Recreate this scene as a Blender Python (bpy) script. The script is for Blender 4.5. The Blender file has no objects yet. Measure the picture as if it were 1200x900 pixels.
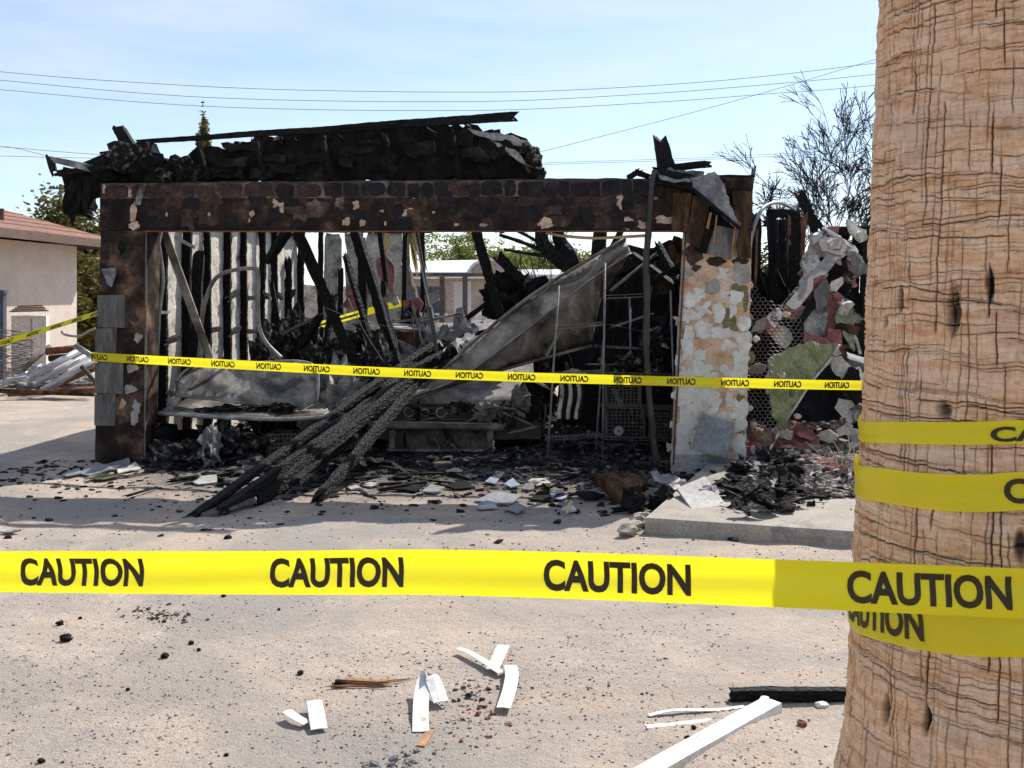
import bpy, bmesh, math, random
import numpy as np
from mathutils import Vector, Matrix, noise as mnoise

# ------------------------------------------------------------------ camera, sky, sun
scene = bpy.context.scene
COL = scene.collection
cam_d = bpy.data.cameras.new('camera'); cam = bpy.data.objects.new('camera', cam_d); COL.objects.link(cam)
cam.location = (0, 0, 1.6); cam.rotation_euler = (math.radians(90), 0, 0)
cam_d.sensor_width = 36; cam_d.lens = 36; cam_d.shift_y = -0.09; cam_d.clip_start = .05; cam_d.clip_end = 3000
scene.camera = cam

SUN_AZ, SUN_EL = math.radians(38), math.radians(46)
w = bpy.data.worlds.new('World'); scene.world = w; w.use_nodes = True
nt = w.node_tree; nt.nodes.clear()
wo = nt.nodes.new('ShaderNodeOutputWorld'); bg = nt.nodes.new('ShaderNodeBackground')
sky = nt.nodes.new('ShaderNodeTexSky'); sky.sky_type = 'NISHITA'; sky.sun_disc = False
sky.sun_elevation = SUN_EL; sky.sun_rotation = SUN_AZ; sky.altitude = 700; sky.air_density = 1.0; sky.dust_density = 0.5; sky.ozone_density = 3.0
tc = nt.nodes.new('ShaderNodeTexCoord'); mp = nt.nodes.new('ShaderNodeMapping'); mp.inputs['Scale'].default_value = (1.6, 1.6, 9)
nz = nt.nodes.new('ShaderNodeTexNoise'); nz.inputs['Scale'].default_value = 2.2; nz.inputs['Detail'].default_value = 7; nz.inputs['Roughness'].default_value = .62
rp = nt.nodes.new('ShaderNodeValToRGB'); rp.color_ramp.elements[0].position = .30; rp.color_ramp.elements[0].color = (.14, .14, .14, 1); rp.color_ramp.elements[1].position = .75
rp.color_ramp.elements[1].color = (.55, .55, .55, 1)
mx = nt.nodes.new('ShaderNodeMixRGB'); mx.inputs['Color2'].default_value = (5.9, 6.1, 6.5, 1)
nt.links.new(tc.outputs['Generated'], mp.inputs['Vector']); nt.links.new(mp.outputs['Vector'], nz.inputs['Vector'])
nt.links.new(nz.outputs['Fac'], rp.inputs['Fac']); nt.links.new(rp.outputs['Color'], mx.inputs['Fac'])
nt.links.new(sky.outputs['Color'], mx.inputs['Color1']); nt.links.new(mx.outputs['Color'], bg.inputs['Color'])
bg.inputs['Strength'].default_value = 0.099
nt.links.new(bg.outputs['Background'], wo.inputs['Surface'])

sl = bpy.data.lights.new('sun', 'SUN'); sl.energy = 3.9; sl.angle = math.radians(.53); sl.color = (1, .955, .89)
so = bpy.data.objects.new('sun', sl); COL.objects.link(so); so.location = (20, 30, 40)
sdir = Vector((-math.sin(SUN_AZ)*math.cos(SUN_EL), -math.cos(SUN_AZ)*math.cos(SUN_EL), -math.sin(SUN_EL)))
so.rotation_euler = sdir.to_track_quat('-Z', 'Y').to_euler()
vs = scene.view_settings; vs.view_transform = 'Standard'; vs.look = 'None'; vs.gamma = 1; vs.use_curve_mapping = False; vs.exposure = 0.8

# ------------------------------------------------------------------ helpers
FPX = 1200.0
def P(x, y, Y): return Vector(((x-600)/FPX*Y, Y, 1.6-(y-342)/FPX*Y))            # where a sight line meets depth Y
def GD(x, y, z=0.0):
    Y = (1.6-z)*FPX/(y-342); return Vector(((x-600)/FPX*Y, Y, z))               # where it meets the ground
A = Vector((-3.855, 9.5, 0)); B = Vector((2.058, 8.95, 0))
EU = (B-A).normalized(); EV = Vector((-EU.y, EU.x, 0)); EZ = Vector((0, 0, 1)); GL = (B-A).length
def G(u, v, z): return A+EU*u+EV*v+EZ*z                                          # the garage's own axes
def F(x, y, off=0.0):                                                            # on the plane of its front
    k = (x-600)/FPX; Y = (9.1415+off)/(1+.093*k); return P(x, y, Y)
def nz3(p, s=1.0, o=0.0): return mnoise.noise(Vector((p[0]*s+o, p[1]*s+o*1.7, p[2]*s-o*.6)))

class MB:
    def __init__(s): s.v = []; s.f = []
    def add(s, vs_, fs_):
        o = len(s.v); s.v += [Vector(q) for q in vs_]; s.f += [tuple(i+o for i in f) for f in fs_]; return s
    def box(s, c, sz, rot=None):
        c = Vector(c); vs_ = []
        for dx in (-.5, .5):
            for dy in (-.5, .5):
                for dz in (-.5, .5):
                    q = Vector((dx*sz[0], dy*sz[1], dz*sz[2])); vs_.append(c+(rot @ q if rot else q))
        return s.add(vs_, [(0,1,3,2),(4,6,7,5),(0,4,5,1),(2,3,7,6),(0,2,6,4),(1,5,7,3)])
    def hexa(s, f4, b4): return s.add(list(f4)+list(b4), [(0,1,2,3),(7,6,5,4),(0,4,5,1),(1,5,6,2),(2,6,7,3),(3,7,4,0)])
    def beam(s, p, q, w_, h_, up=(0,0,1)):
        p = Vector(p); q = Vector(q); d = (q-p).normalized(); up = Vector(up)
        if abs(d.dot(up)) > .98: up = Vector((0,1,0))
        r = d.cross(up).normalized(); t = r.cross(d)
        a = [p+r*sx*w_/2+t*sy*h_/2 for sx, sy in ((-1,-1),(1,-1),(1,1),(-1,1))]; b = [x+(q-p) for x in a]
        return s.hexa(a, b)
    def tube(s, pts, r, n=8, cap=True):
        pts = [Vector(p) for p in pts]; rs = r if isinstance(r, (list, tuple)) else [r]*len(pts); o = len(s.v); pr = None
        for i, p in enumerate(pts):
            d = (pts[min(i+1, len(pts)-1)]-pts[max(i-1, 0)]).normalized()
            if pr is None: pr = d.orthogonal().normalized()
            pr = (pr-d*pr.dot(d)); pr = pr.normalized() if pr.length > 1e-6 else d.orthogonal().normalized()
            b = d.cross(pr)
            for k in range(n):
                a = 2*math.pi*k/n; s.v.append(p+(pr*math.cos(a)+b*math.sin(a))*rs[i])
        for i in range(len(pts)-1):
            for k in range(n):
                s.f.append((o+i*n+k, o+i*n+(k+1)%n, o+(i+1)*n+(k+1)%n, o+(i+1)*n+k))
        if cap:
            s.f.append(tuple(o+k for k in range(n))[::-1]); s.f.append(tuple(o+(len(pts)-1)*n+k for k in range(n)))
        return s
    def prism(s, pts, d):
        n = len(pts); d = Vector(d); a = [Vector(p) for p in pts]
        return s.add(a+[p+d for p in a], [tuple(range(n)), tuple(range(2*n-1, n-1, -1))]+[(i, i+n, (i+1)%n+n, (i+1)%n) for i in range(n)])
    def build(s, name, m, parent=None, smooth=False): return mesh_obj(name, s.v, s.f, m, parent, smooth)

def mesh_obj(name, v, f, m, parent=None, smooth=False):
    V = np.array([tuple(q) for q in v], dtype=np.float64); cc = (V.min(0)+V.max(0))/2; c = Vector(cc)
    me = bpy.data.meshes.new(name); me.from_pydata((V-cc).tolist(), [], f)
    if len(f) < 6000: bm = bmesh.new(); bm.from_mesh(me); bmesh.ops.recalc_face_normals(bm, faces=bm.faces); bm.to_mesh(me); bm.free()
    me.materials.append(m)
    if smooth: me.polygons.foreach_set('use_smooth', [True]*len(me.polygons))
    o = bpy.data.objects.new(name, me); COL.objects.link(o); place(o, c, parent); return o
def place(o, c, parent):
    if parent:
        o.parent = parent; q = parent
        off = Vector((0,0,0))
        while q: off += q.location; q = q.parent
        o.location = c-off
    else: o.location = c
def empty(name, loc):
    o = bpy.data.objects.new(name, None); COL.objects.link(o); o.location = loc; o.empty_display_size = .2; return o
def tag(o, label, cat, group=None):
    o['label'] = label; o['category'] = cat
    if group: o['group'] = group
    return o
def kind(o, k): o['kind'] = k; return o

def bm_obj(name, bm, m, parent=None, smooth=False):
    v = [x.co.copy() for x in bm.verts]; bm.verts.index_update(); f = [tuple(x.index for x in q.verts) for q in bm.faces]; bm.free()
    return mesh_obj(name, v, f, m, parent, smooth)

def ragged(name, pts, thick, m, parent=None, res=.09, nz_=.02, ns=4.0, jag=.015, seed=0, smooth=False, back=None):
    """a torn sheet or slab: outline, own thickness, uneven faces"""
    rnd = random.Random(seed); pts = [Vector(p) for p in pts]; n = Vector((0,0,0))
    for i in range(len(pts)): n += pts[i].cross(pts[(i+1) % len(pts)])
    n.normalize(); out = []
    if n.y > 0: n = -n
    for i in range(len(pts)):
        a, b = pts[i], pts[(i+1) % len(pts)]; L = (b-a).length; k = max(1, int(L/res)); side = (b-a).normalized().cross(n)
        for j in range(k):
            q = a.lerp(b, j/k)
            if jag: q = q+side*rnd.uniform(-jag, jag)+(b-a).normalized()*rnd.uniform(-jag, jag)*.4
            out.append(q)
    bm = bmesh.new(); bm.faces.new([bm.verts.new(q) for q in out]); bmesh.ops.triangulate(bm, faces=bm.faces)
    for _ in range(5):
        es = [e for e in bm.edges if e.calc_length() > res*1.7]
        if not es: break
        bmesh.ops.subdivide_edges(bm, edges=es, cuts=1); bmesh.ops.triangulate(bm, faces=bm.faces)
    off = rnd.uniform(0, 50); nv = len(bm.verts)
    ret = bmesh.ops.extrude_face_region(bm, geom=list(bm.faces))
    ex = [q for q in ret['geom'] if isinstance(q, bmesh.types.BMVert)]
    d = back if back is not None else -n
    for q in ex: q.co += d*thick
    for q in bm.verts:
        q.co += n*(nz3(q.co, ns, off)*nz_+nz3(q.co, ns*3.1, off+9)*nz_*.4)
    return bm_obj(name, bm, m, parent, smooth)

def lump(name, c, sz, m, parent=None, sub=3, amp=.35, ns=2.0, seed=0, smooth=False, rot=0.0, floor=None):
    """an uneven clump"""
    bm = bmesh.new(); bmesh.ops.create_icosphere(bm, subdivisions=sub, radius=1); c = Vector(c); R = Matrix.Rotation(rot, 3, 'Z')
    for q in bm.verts:
        n = q.co.normalized(); k = 1+amp*(nz3(n, ns, seed*3.3)+.55*abs(nz3(n, ns*2.6, seed+7))*2-.3+.3*nz3(n, ns*6, seed))
        r = R @ Vector((n.x*sz[0]*k/2, n.y*sz[1]*k/2, n.z*sz[2]*k/2)); q.co = c+r
        if floor is not None and q.co.z < floor: q.co.z = floor
    return bm_obj(name, bm, m, parent, smooth)

def timber(name, p, q, w_, h_, m, parent=None, seed=0, rough=.16, taper=(1, 1), broken=(.05, .05), up=(0,0,1), step=.035, sag=0.0):
    """a burnt length of wood with checked faces and broken ends, built along its own x axis so that the grain follows it"""
    rnd = random.Random(seed); p = Vector(p); q = Vector(q); L = (q-p).length; d = (q-p)/L; up = Vector(up)
    if abs(d.dot(up)) > .98: up = Vector((0,1,0))
    r = d.cross(up).normalized(); t = d.cross(r); n = max(3, int(L/step)); v = []; f = []
    prof = [(-1,-1),(-.33,-1.03),(.33,-1.03),(1,-1),(1.03,-.33),(1.03,.33),(1,1),(.33,1.03),(-.33,1.03),(-1,1),(-1.03,.33),(-1.03,-.33)]
    K = len(prof); off = seed*5.13; g2 = [rnd.random() for _ in range(n+1)]
    for i in range(n+1):
        a = i/n; s_ = taper[0]+(taper[1]-taper[0])*a
        for k, (x, y) in enumerate(prof):
            g = 1-rough*(.28 if g2[i] < .3 else 0)-rough*.5*max(0, mnoise.noise(Vector((a*L*2.2, k*3.1, off))))+rough*.8*mnoise.noise(Vector((a*L*9+k*.6, off, k*.9)))
            X = L*(a-.5); Y = x*w_/2*s_*g+mnoise.noise(Vector((a*L*1.4, off+3, 0)))*w_*.2; Z = y*h_/2*s_*g-mnoise.noise(Vector((a*L*1.4, off+8, 3)))*h_*.16
            if i == 0: X += rnd.uniform(-1, 1)*broken[0]
            if i == n: X += rnd.uniform(-1, 1)*broken[1]
            v.append((X, Y, Z))
    for i in range(n):
        for k in range(K): f.append((i*K+k, i*K+(k+1) % K, (i+1)*K+(k+1) % K, (i+1)*K+k))
    a = len(v); v += [(-L/2+.01, 0, 0), (L/2-.01, 0, 0)]
    for k in range(K): f.append((a, (k+1) % K, k)); f.append((a+1, n*K+k, n*K+(k+1) % K))
    me = bpy.data.meshes.new(name); me.from_pydata(v, [], f); bm = bmesh.new(); bm.from_mesh(me); bmesh.ops.recalc_face_normals(bm, faces=bm.faces); bm.to_mesh(me); bm.free(); me.materials.append(m)
    o = bpy.data.objects.new(name, me); COL.objects.link(o); place(o, (p+q)/2, parent); o.rotation_euler = Matrix((d, r, t)).transposed().to_euler(); return o

def smooth_path(pts, n=8):
    pts = [Vector(p) for p in pts]; out = []
    for i in range(len(pts)-1):
        p0 = pts[max(i-1, 0)]; p1 = pts[i]; p2 = pts[i+1]; p3 = pts[min(i+2, len(pts)-1)]
        for k in range(n):
            t = k/n; out.append(.5*((2*p1)+(p2-p0)*t+(2*p0-5*p1+4*p2-p3)*t*t+(3*p1-p0-3*p2+p3)*t**3))
    return out+[pts[-1]]

# ------------------------------------------------------------------ materials
def mat(name, cols, scale=6, detail=6, rough=.85, bump=.25, bscale=40, spec=.25, metal=0, dist=.0, rmid=.62, stretch=None, spots=None, bdist=.01, voro=None, fine=.75):
    """noise-coloured surface; cols [(pos, rgb)]; spots (scale, threshold, rgb) adds a second stain; voro (scale, depth) a checked relief"""
    m = bpy.data.materials.new(name); m.use_nodes = True; t = m.node_tree; N = t.nodes; b = N['Principled BSDF']; L = t.links.new
    tc = N.new('ShaderNodeTexCoord'); src = tc.outputs['Object']
    if stretch:
        mp = N.new('ShaderNodeMapping'); mp.inputs['Scale'].default_value = stretch; L(src, mp.inputs['Vector']); src = mp.outputs['Vector']
    oi = N.new('ShaderNodeObjectInfo'); ad = N.new('ShaderNodeVectorMath'); ad.operation = 'ADD'
    mu = N.new('ShaderNodeMath'); mu.operation = 'MULTIPLY'; mu.inputs[1].default_value = 37; L(oi.outputs['Random'], mu.inputs[0])
    L(src, ad.inputs[0]); L(mu.outputs[0], ad.inputs[1]); src = ad.outputs[0]
    nz = N.new('ShaderNodeTexNoise'); nz.inputs['Scale'].default_value = scale; nz.inputs['Detail'].default_value = detail; nz.inputs['Roughness'].default_value = rmid; nz.inputs['Distortion'].default_value = dist
    L(src, nz.inputs['Vector']); rp = N.new('ShaderNodeValToRGB'); e = rp.color_ramp.elements
    while len(e) < len(cols): e.new(.5)
    for i, (pos, c) in enumerate(cols): e[i].position = pos; e[i].color = (*c, 1)
    L(nz.outputs['Fac'], rp.inputs['Fac']); col = rp.outputs['Color']
    if spots:
        sc, th, rgb = spots; n2 = N.new('ShaderNodeTexNoise'); n2.inputs['Scale'].default_value = sc; n2.inputs['Detail'].default_value = 8; n2.inputs['Roughness'].default_value = .65; L(src, n2.inputs['Vector'])
        r2 = N.new('ShaderNodeMapRange'); r2.inputs['From Min'].default_value = th; r2.inputs['From Max'].default_value = th+.07; L(n2.outputs['Fac'], r2.inputs['Value'])
        mx = N.new('ShaderNodeMixRGB'); mx.inputs['Color2'].default_value = (*rgb, 1); L(r2.outputs['Result'], mx.inputs['Fac']); L(col, mx.inputs['Color1']); col = mx.outputs['Color']
    n3 = N.new('ShaderNodeTexNoise'); n3.inputs['Scale'].default_value = bscale; n3.inputs['Detail'].default_value = 6; n3.inputs['Roughness'].default_value = .7; L(src, n3.inputs['Vector'])
    h = n3.outputs['Fac']
    if fine:
        n4 = N.new('ShaderNodeTexNoise'); n4.inputs['Scale'].default_value = bscale*.9; n4.inputs['Detail'].default_value = 7; n4.inputs['Roughness'].default_value = .78; L(src, n4.inputs['Vector'])
        r4 = N.new('ShaderNodeMapRange'); r4.inputs['From Min'].default_value = .33; r4.inputs['From Max'].default_value = .64; r4.inputs['To Min'].default_value = .38; r4.inputs['To Max'].default_value = 1.22; L(n4.outputs['Fac'], r4.inputs['Value'])
        m4 = N.new('ShaderNodeMixRGB'); m4.blend_type = 'MULTIPLY'; m4.inputs['Fac'].default_value = fine; L(col, m4.inputs['Color1']); L(r4.outputs['Result'], m4.inputs['Color2']); col = m4.outputs['Color']
    if voro:
        vo = N.new('ShaderNodeTexVoronoi'); vo.feature = 'DISTANCE_TO_EDGE'; vo.inputs['Scale'].default_value = voro[0]; L(src, vo.inputs['Vector'])
        r3 = N.new('ShaderNodeMapRange'); r3.inputs['From Max'].default_value = .22; L(vo.outputs['Distance'], r3.inputs['Value'])
        a2 = N.new('ShaderNodeMath'); a2.operation = 'MULTIPLY_ADD'; a2.inputs[1].default_value = voro[1]; L(r3.outputs['Result'], a2.inputs[0]); L(h, a2.inputs[2]); h = a2.outputs[0]
        mx = N.new('ShaderNodeMixRGB'); mx.blend_type = 'MULTIPLY'; mx.inputs['Fac'].default_value = .75; L(col, mx.inputs['Color1']); L(r3.outputs['Result'], mx.inputs['Color2']); col = mx.outputs['Color']
    bp = N.new('ShaderNodeBump'); bp.inputs['Strength'].default_value = bump; bp.inputs['Distance'].default_value = bdist; L(h, bp.inputs['Height']); L(bp.outputs['Normal'], b.inputs['Normal'])
    L(col, b.inputs['Base Color']); b.inputs['Roughness'].default_value = rough; b.inputs['Specular IOR Level'].default_value = spec; b.inputs['Metallic'].default_value = metal
    return m

M = {}
M['char'] = mat('charred_wood', [(.30,(.005,.0048,.0048)),(.58,(.012,.0115,.0115)),(.72,(.028,.026,.025))], 7, 8, .75, .7, 40, .22, voro=(24, .8), bdist=.012, stretch=(.6,1,1))
M['alligator'] = mat('checked_char', [(.30,(.006,.006,.006)),(.56,(.010,.010,.010)),(.67,(.028,.027,.026)),(.80,(.12,.117,.113)),(.94,(.28,.27,.26))], 3.2, 9, .7, .9, 50, .25, voro=(42, .9), bdist=.012, rmid=.6, stretch=(.45,1,1), fine=.9)
M['roofchar'] = mat('burnt_roof_deck', [(.3,(.005,.005,.005)),(.5,(.012,.011,.010)),(.60,(.030,.023,.017)),(.72,(.07,.05,.036)),(.86,(.15,.12,.095))], 4.5, 10, .85, .9, 24, .15, bdist=.03, rmid=.7, fine=.9)
M['soot'] = mat('sooty_black', [(.3,(.005,.005,.005)),(.6,(.014,.0135,.0135)),(.75,(.035,.03,.027)),(.88,(.09,.075,.065))], 6, 9, .85, .7, 22, .12, bdist=.02)
M['bits'] = mat('burnt_fragments', [(.30,(.006,.006,.0065)),(.50,(.017,.016,.016)),(.57,(.06,.055,.052)),(.68,(.30,.285,.27))], 14, 7, .9, .6, 60, .12)
M['ash'] = mat('ash', [(.3,(.06,.06,.06)),(.5,(.24,.235,.23)),(.7,(.5,.49,.47))], 7, 8, .95, .7, 50, .1, bdist=.015)
M['stucco_burnt'] = mat('burnt_stucco', [(.30,(.010,.008,.008)),(.44,(.021,.016,.014)),(.54,(.042,.029,.023)),(.64,(.10,.066,.049)),(.76,(.26,.185,.14))], 5.5, 10, .9, .5, 60, .12, bdist=.008, rmid=.66)
M['stucco_tan'] = mat('tan_stucco', [(.25,(.24,.14,.085)),(.40,(.47,.30,.19)),(.52,(.60,.42,.29)),(.66,(.66,.52,.41)),(.8,(.70,.62,.54))], 6, 9, .9, .7, 60, .12, bdist=.008, spots=(5,.68,(.26,.18,.12)), fine=.5)
M['stucco_mixed'] = mat('sooty_tan_stucco', [(.34,(.012,.009,.008)),(.48,(.032,.023,.018)),(.57,(.10,.065,.046)),(.66,(.24,.15,.10)),(.8,(.40,.26,.18))], 3.3, 9, .9, .5, 80, .12, bdist=.008)
M['flake_dark'] = mat('blistered_dark_paint', [(.3,(.010,.010,.012)),(.6,(.024,.023,.026)),(.8,(.065,.055,.05))], 9, 7, .8, .35, 30, .15)
M['flake_brown'] = mat('scorched_brown_paint', [(.3,(.028,.02,.017)),(.55,(.065,.045,.038)),(.8,(.17,.12,.10))], 9, 7, .85, .35, 30, .12)
M['flake_cream'] = mat('cream_paint_chip', [(.3,(.36,.23,.16)),(.7,(.62,.46,.36))], 12, 6, .7, .2, 40)
M['flake_white'] = mat('weathered_white_paint', [(.28,(.36,.335,.305)),(.45,(.58,.555,.52)),(.7,(.72,.70,.66))], 5, 8, .8, .25, 30, .2, fine=.35)
M['flake_grey'] = mat('smoked_grey_paint', [(.3,(.20,.185,.165)),(.6,(.38,.355,.325)),(.8,(.50,.47,.43))], 7, 8, .8, .25, 40, .2, fine=.5)
M['moss'] = mat('greenish_undercoat', [(.3,(.13,.125,.06)),(.7,(.24,.22,.12))], 14, 8, .95, .4, 80, .1)
M['board'] = mat('smoked_board', [(.3,(.06,.055,.05)),(.55,(.14,.13,.12)),(.8,(.24,.22,.20))], 7, 7, .75, .35, 30, .3, stretch=(1.6,1.6,.35))
M['brownboard'] = mat('scorched_plywood', [(.30,(.010,.008,.007)),(.47,(.04,.024,.015)),(.60,(.12,.068,.036)),(.78,(.28,.17,.09))], 5, 9, .85, .5, 40, .15, stretch=(1.5,1.5,.5))
M['plaster'] = mat('smoke_stained_plaster', [(.24,(.04,.037,.034)),(.34,(.25,.235,.21)),(.46,(.62,.565,.48)),(.7,(.77,.715,.62))], 3.2, 9, .9, .6, 30, .1, bdist=.015)
M['steel'] = mat('scorched_galvanised_steel', [(.3,(.12,.115,.11)),(.55,(.30,.29,.28)),(.8,(.48,.46,.44))], 5, 7, .45, .15, 30, .5, metal=.35)
M['steel_dark'] = mat('blackened_steel', [(.3,(.02,.018,.017)),(.6,(.06,.05,.045)),(.8,(.16,.12,.09))], 6, 7, .5, .3, 40, .5, metal=.4)
M['doorskin'] = mat('sooty_beige_door_skin', [(.30,(.02,.018,.016)),(.42,(.085,.074,.06)),(.53,(.22,.195,.165)),(.64,(.36,.335,.30)),(.8,(.46,.44,.41))], 1.9, 9, .6, .12, 20, .25, rmid=.62, dist=.9, fine=.55)
M['doorback'] = mat('sooty_grey_panel', [(.30,(.02,.019,.018)),(.43,(.09,.083,.075)),(.56,(.27,.25,.225)),(.75,(.48,.46,.43))], 3.0, 9, .6, .15, 20, .3, dist=.6)
M['flashing'] = mat('grey_roof_flashing', [(.3,(.05,.05,.052)),(.47,(.17,.165,.17)),(.58,(.30,.29,.30)),(.8,(.45,.44,.44))], 5, 9, .55, .4, 22, .35, dist=.5)
M['drywall'] = mat('broken_drywall', [(.3,(.30,.275,.24)),(.5,(.55,.52,.47)),(.75,(.68,.65,.60))], 6, 8, .9, .5, 40, .1, spots=(5.5, .56, (.07,.06,.05)))
M['redstucco'] = mat('red_stucco', [(.3,(.16,.055,.045)),(.5,(.32,.135,.12)),(.75,(.48,.26,.24))], 6, 8, .9, .6, 60, .1, spots=(4, .66, (.05,.035,.03)))
M['greensheet'] = mat('mossy_green_stucco_back', [(.3,(.13,.15,.07)),(.5,(.27,.29,.16)),(.75,(.47,.48,.33))], 7, 9, .95, .8, 50, .1, bdist=.015)
M['greytile'] = mat('grey_slate_tile', [(.3,(.16,.165,.17)),(.6,(.25,.255,.26)),(.8,(.34,.34,.34))], 6, 7, .6, .2, 40, .3)
M['whitetile'] = mat('pale_stone_tile', [(.3,(.30,.29,.27)),(.6,(.43,.415,.39)),(.8,(.52,.50,.47))], 5, 8, .7, .25, 40, .25, dist=1.2)
M['rawwood'] = mat('split_raw_wood', [(.3,(.22,.115,.055)),(.6,(.40,.235,.12)),(.8,(.55,.36,.21))], 5, 8, .85, .5, 40, .15, stretch=(1,1,4))
M['rust'] = mat('rusted_steel', [(.3,(.10,.04,.02)),(.6,(.24,.10,.05)),(.8,(.34,.18,.10))], 8, 8, .8, .4, 50, .2)
M['concrete'] = mat('pale_concrete', [(.3,(.30,.265,.225)),(.55,(.39,.35,.30)),(.8,(.46,.42,.37))], 5, 9, .9, .6, 70, .15, spots=(3.2, .60, (.24,.22,.20)), bdist=.006)
M['vinyl'] = mat('white_vinyl', [(.3,(.50,.48,.45)),(.5,(.64,.63,.61)),(.7,(.73,.72,.70))], 7, 8, .55, .2, 60, .35, spots=(9, .63, (.38,.34,.30)), fine=.35)
M['wirem'] = mat('thin_wire', [(.3,(.06,.055,.05)),(.6,(.16,.15,.14)),(.8,(.3,.28,.26))], 9, 5, .5, .1, 40, .4, metal=.3, fine=.2)
M['cable'] = mat('overhead_cable', [(.3,(.10,.105,.12)),(.7,(.16,.165,.18))], 9, 5, .7, .1, 40, .2, fine=.2)
M['pole'] = mat('weathered_pole', [(.3,(.07,.06,.05)),(.7,(.15,.125,.10))], 9, 5, .9, .3, 40, .2)
M['bark'] = mat('dark_bark', [(.3,(.03,.027,.027)),(.7,(.075,.068,.066))], 9, 7, .9, .5, 40, .2)
M['shingle'] = mat('brown_shingles', [(.3,(.19,.10,.075)),(.5,(.28,.155,.115)),(.8,(.35,.21,.165))], 3, 8, .9, .5, 60, .15)
M['fascia'] = mat('brown_fascia', [(.3,(.11,.07,.055)),(.7,(.16,.105,.085))], 4, 6, .7, .2, 30)
M['housewall'] = mat('cream_house_stucco', [(.3,(.58,.49,.42)),(.7,(.68,.59,.52))], 3, 8, .95, .5, 50, .1)
M['palewall'] = mat('pale_pink_block_wall', [(.3,(.46,.36,.30)),(.7,(.58,.48,.41))], 2, 7, .95, .3, 20, .1)
M['whiteroof'] = mat('white_metal_roof', [(.3,(.62,.61,.6)),(.7,(.74,.73,.72))], 2, 6, .6, .1, 20, .3, fine=.2)
M['bluesteel'] = mat('blue_grey_post', [(.3,(.05,.06,.09)),(.7,(.10,.115,.15))], 5, 6, .6, .15, 30, .3)
M['alu'] = mat('pale_metal_pipe', [(.3,(.24,.25,.27)),(.7,(.48,.49,.51))], 4, 6, .4, .1, 30, .5, metal=.25, spots=(3, .66, (.25,.13,.08)), fine=.2)
M['whitebox'] = mat('old_white_enamel', [(.3,(.55,.52,.47)),(.7,(.72,.69,.64))], 4, 7, .7, .2, 30, .3, spots=(5, .66, (.22,.12,.07)))
M['carmetal'] = mat('burnt_car_steel', [(.28,(.03,.026,.024)),(.46,(.12,.105,.097)),(.6,(.24,.215,.20)),(.8,(.40,.365,.34))], 4.2, 9, .7, .45, 45, .3, bdist=.01)
M['rubber'] = mat('burnt_tyre', [(.3,(.008,.008,.008)),(.7,(.025,.023,.022))], 12, 7, .85, .5, 50, .15)
M['cloth'] = mat('scorched_white_cloth', [(.3,(.06,.055,.05)),(.45,(.45,.41,.36)),(.75,(.70,.67,.62))], 6, 8, .9, .3, 40, .1)
M['letters'] = mat('tape_print', [(.3,(.035,.022,.008)),(.7,(.05,.032,.012))], 20, 4, .55, .05, 40, .3, fine=.2)
M['rubble'] = mat('mixed_rubble', [(.32,(.05,.042,.038)),(.45,(.20,.165,.14)),(.55,(.36,.31,.27)),(.72,(.55,.50,.45))], 9, 8, .95, .6, 50, .1)
M['joint'] = mat('pale_scorched_render', [(.3,(.03,.022,.019)),(.5,(.085,.06,.05)),(.68,(.24,.18,.15))], 4, 8, .9, .5, 60, .1)
M['bluecloth'] = mat('grey_blue_scrap', [(.3,(.14,.16,.22)),(.7,(.34,.38,.46))], 7, 6, .7, .2, 30, .2)
M['straw'] = mat('dry_straw', [(.3,(.42,.33,.19)),(.7,(.58,.47,.30))], 9, 4, .9, .1, 40, .1, fine=.2)
M['orangewood'] = mat('heat_reddened_stud', [(.3,(.06,.03,.02)),(.55,(.22,.10,.055)),(.8,(.36,.19,.11))], 5, 7, .8, .3, 40, .2)

def leafmat(name, a, b, c):
    m = mat(name, [(.3,a),(.5,b),(.7,c)], 5, 5, .7, .1, 30, .25); t = m.node_tree; N = t.nodes; b_ = N['Principled BSDF']; tr = N.new('ShaderNodeBsdfTranslucent'); ms = N.new('ShaderNodeMixShader'); ms.inputs[0].default_value = .3
    src = b_.inputs['Base Color'].links[0].from_socket; t.links.new(src, tr.inputs['Color']); out = [n for n in N if n.type == 'OUTPUT_MATERIAL'][0]
    t.links.new(b_.outputs[0], ms.inputs[1]); t.links.new(tr.outputs[0], ms.inputs[2]); t.links.new(ms.outputs[0], out.inputs['Surface']); return m
M['leaf_olive'] = leafmat('olive_leaves', (.075,.07,.018), (.155,.14,.038), (.25,.22,.075))
M['leaf_green'] = leafmat('yellow_green_leaves', (.12,.145,.028), (.23,.26,.06), (.34,.35,.12))
M['leaf_dark'] = leafmat('dark_green_leaves', (.022,.035,.012), (.05,.07,.022), (.09,.11,.04))
M['frond'] = leafmat('palm_frond', (.07,.09,.025), (.13,.15,.045), (.22,.20,.09))
M['deadfrond'] = leafmat('dead_palm_frond', (.20,.14,.06), (.30,.22,.10), (.42,.32,.18))

def tape_mat():
    m = mat('yellow_plastic_tape', [(.3,(.96,.82,.012)),(.7,(.98,.88,.02))], 3, 4, .34, .3, 9, .5, stretch=(1,1,7), fine=0, bdist=.012); t = m.node_tree; N = t.nodes; b_ = N['Principled BSDF']
    tr = N.new('ShaderNodeBsdfTranslucent'); tr.inputs['Color'].default_value = (.98,.87,.02,1); ms = N.new('ShaderNodeMixShader'); ms.inputs[0].default_value = .42
    out = [n for n in N if n.type == 'OUTPUT_MATERIAL'][0]
    t.links.new(b_.outputs[0], ms.inputs[1]); t.links.new(tr.outputs[0], ms.inputs[2]); t.links.new(ms.outputs[0], out.inputs['Surface']); return m
M['tape'] = tape_mat()

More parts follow.
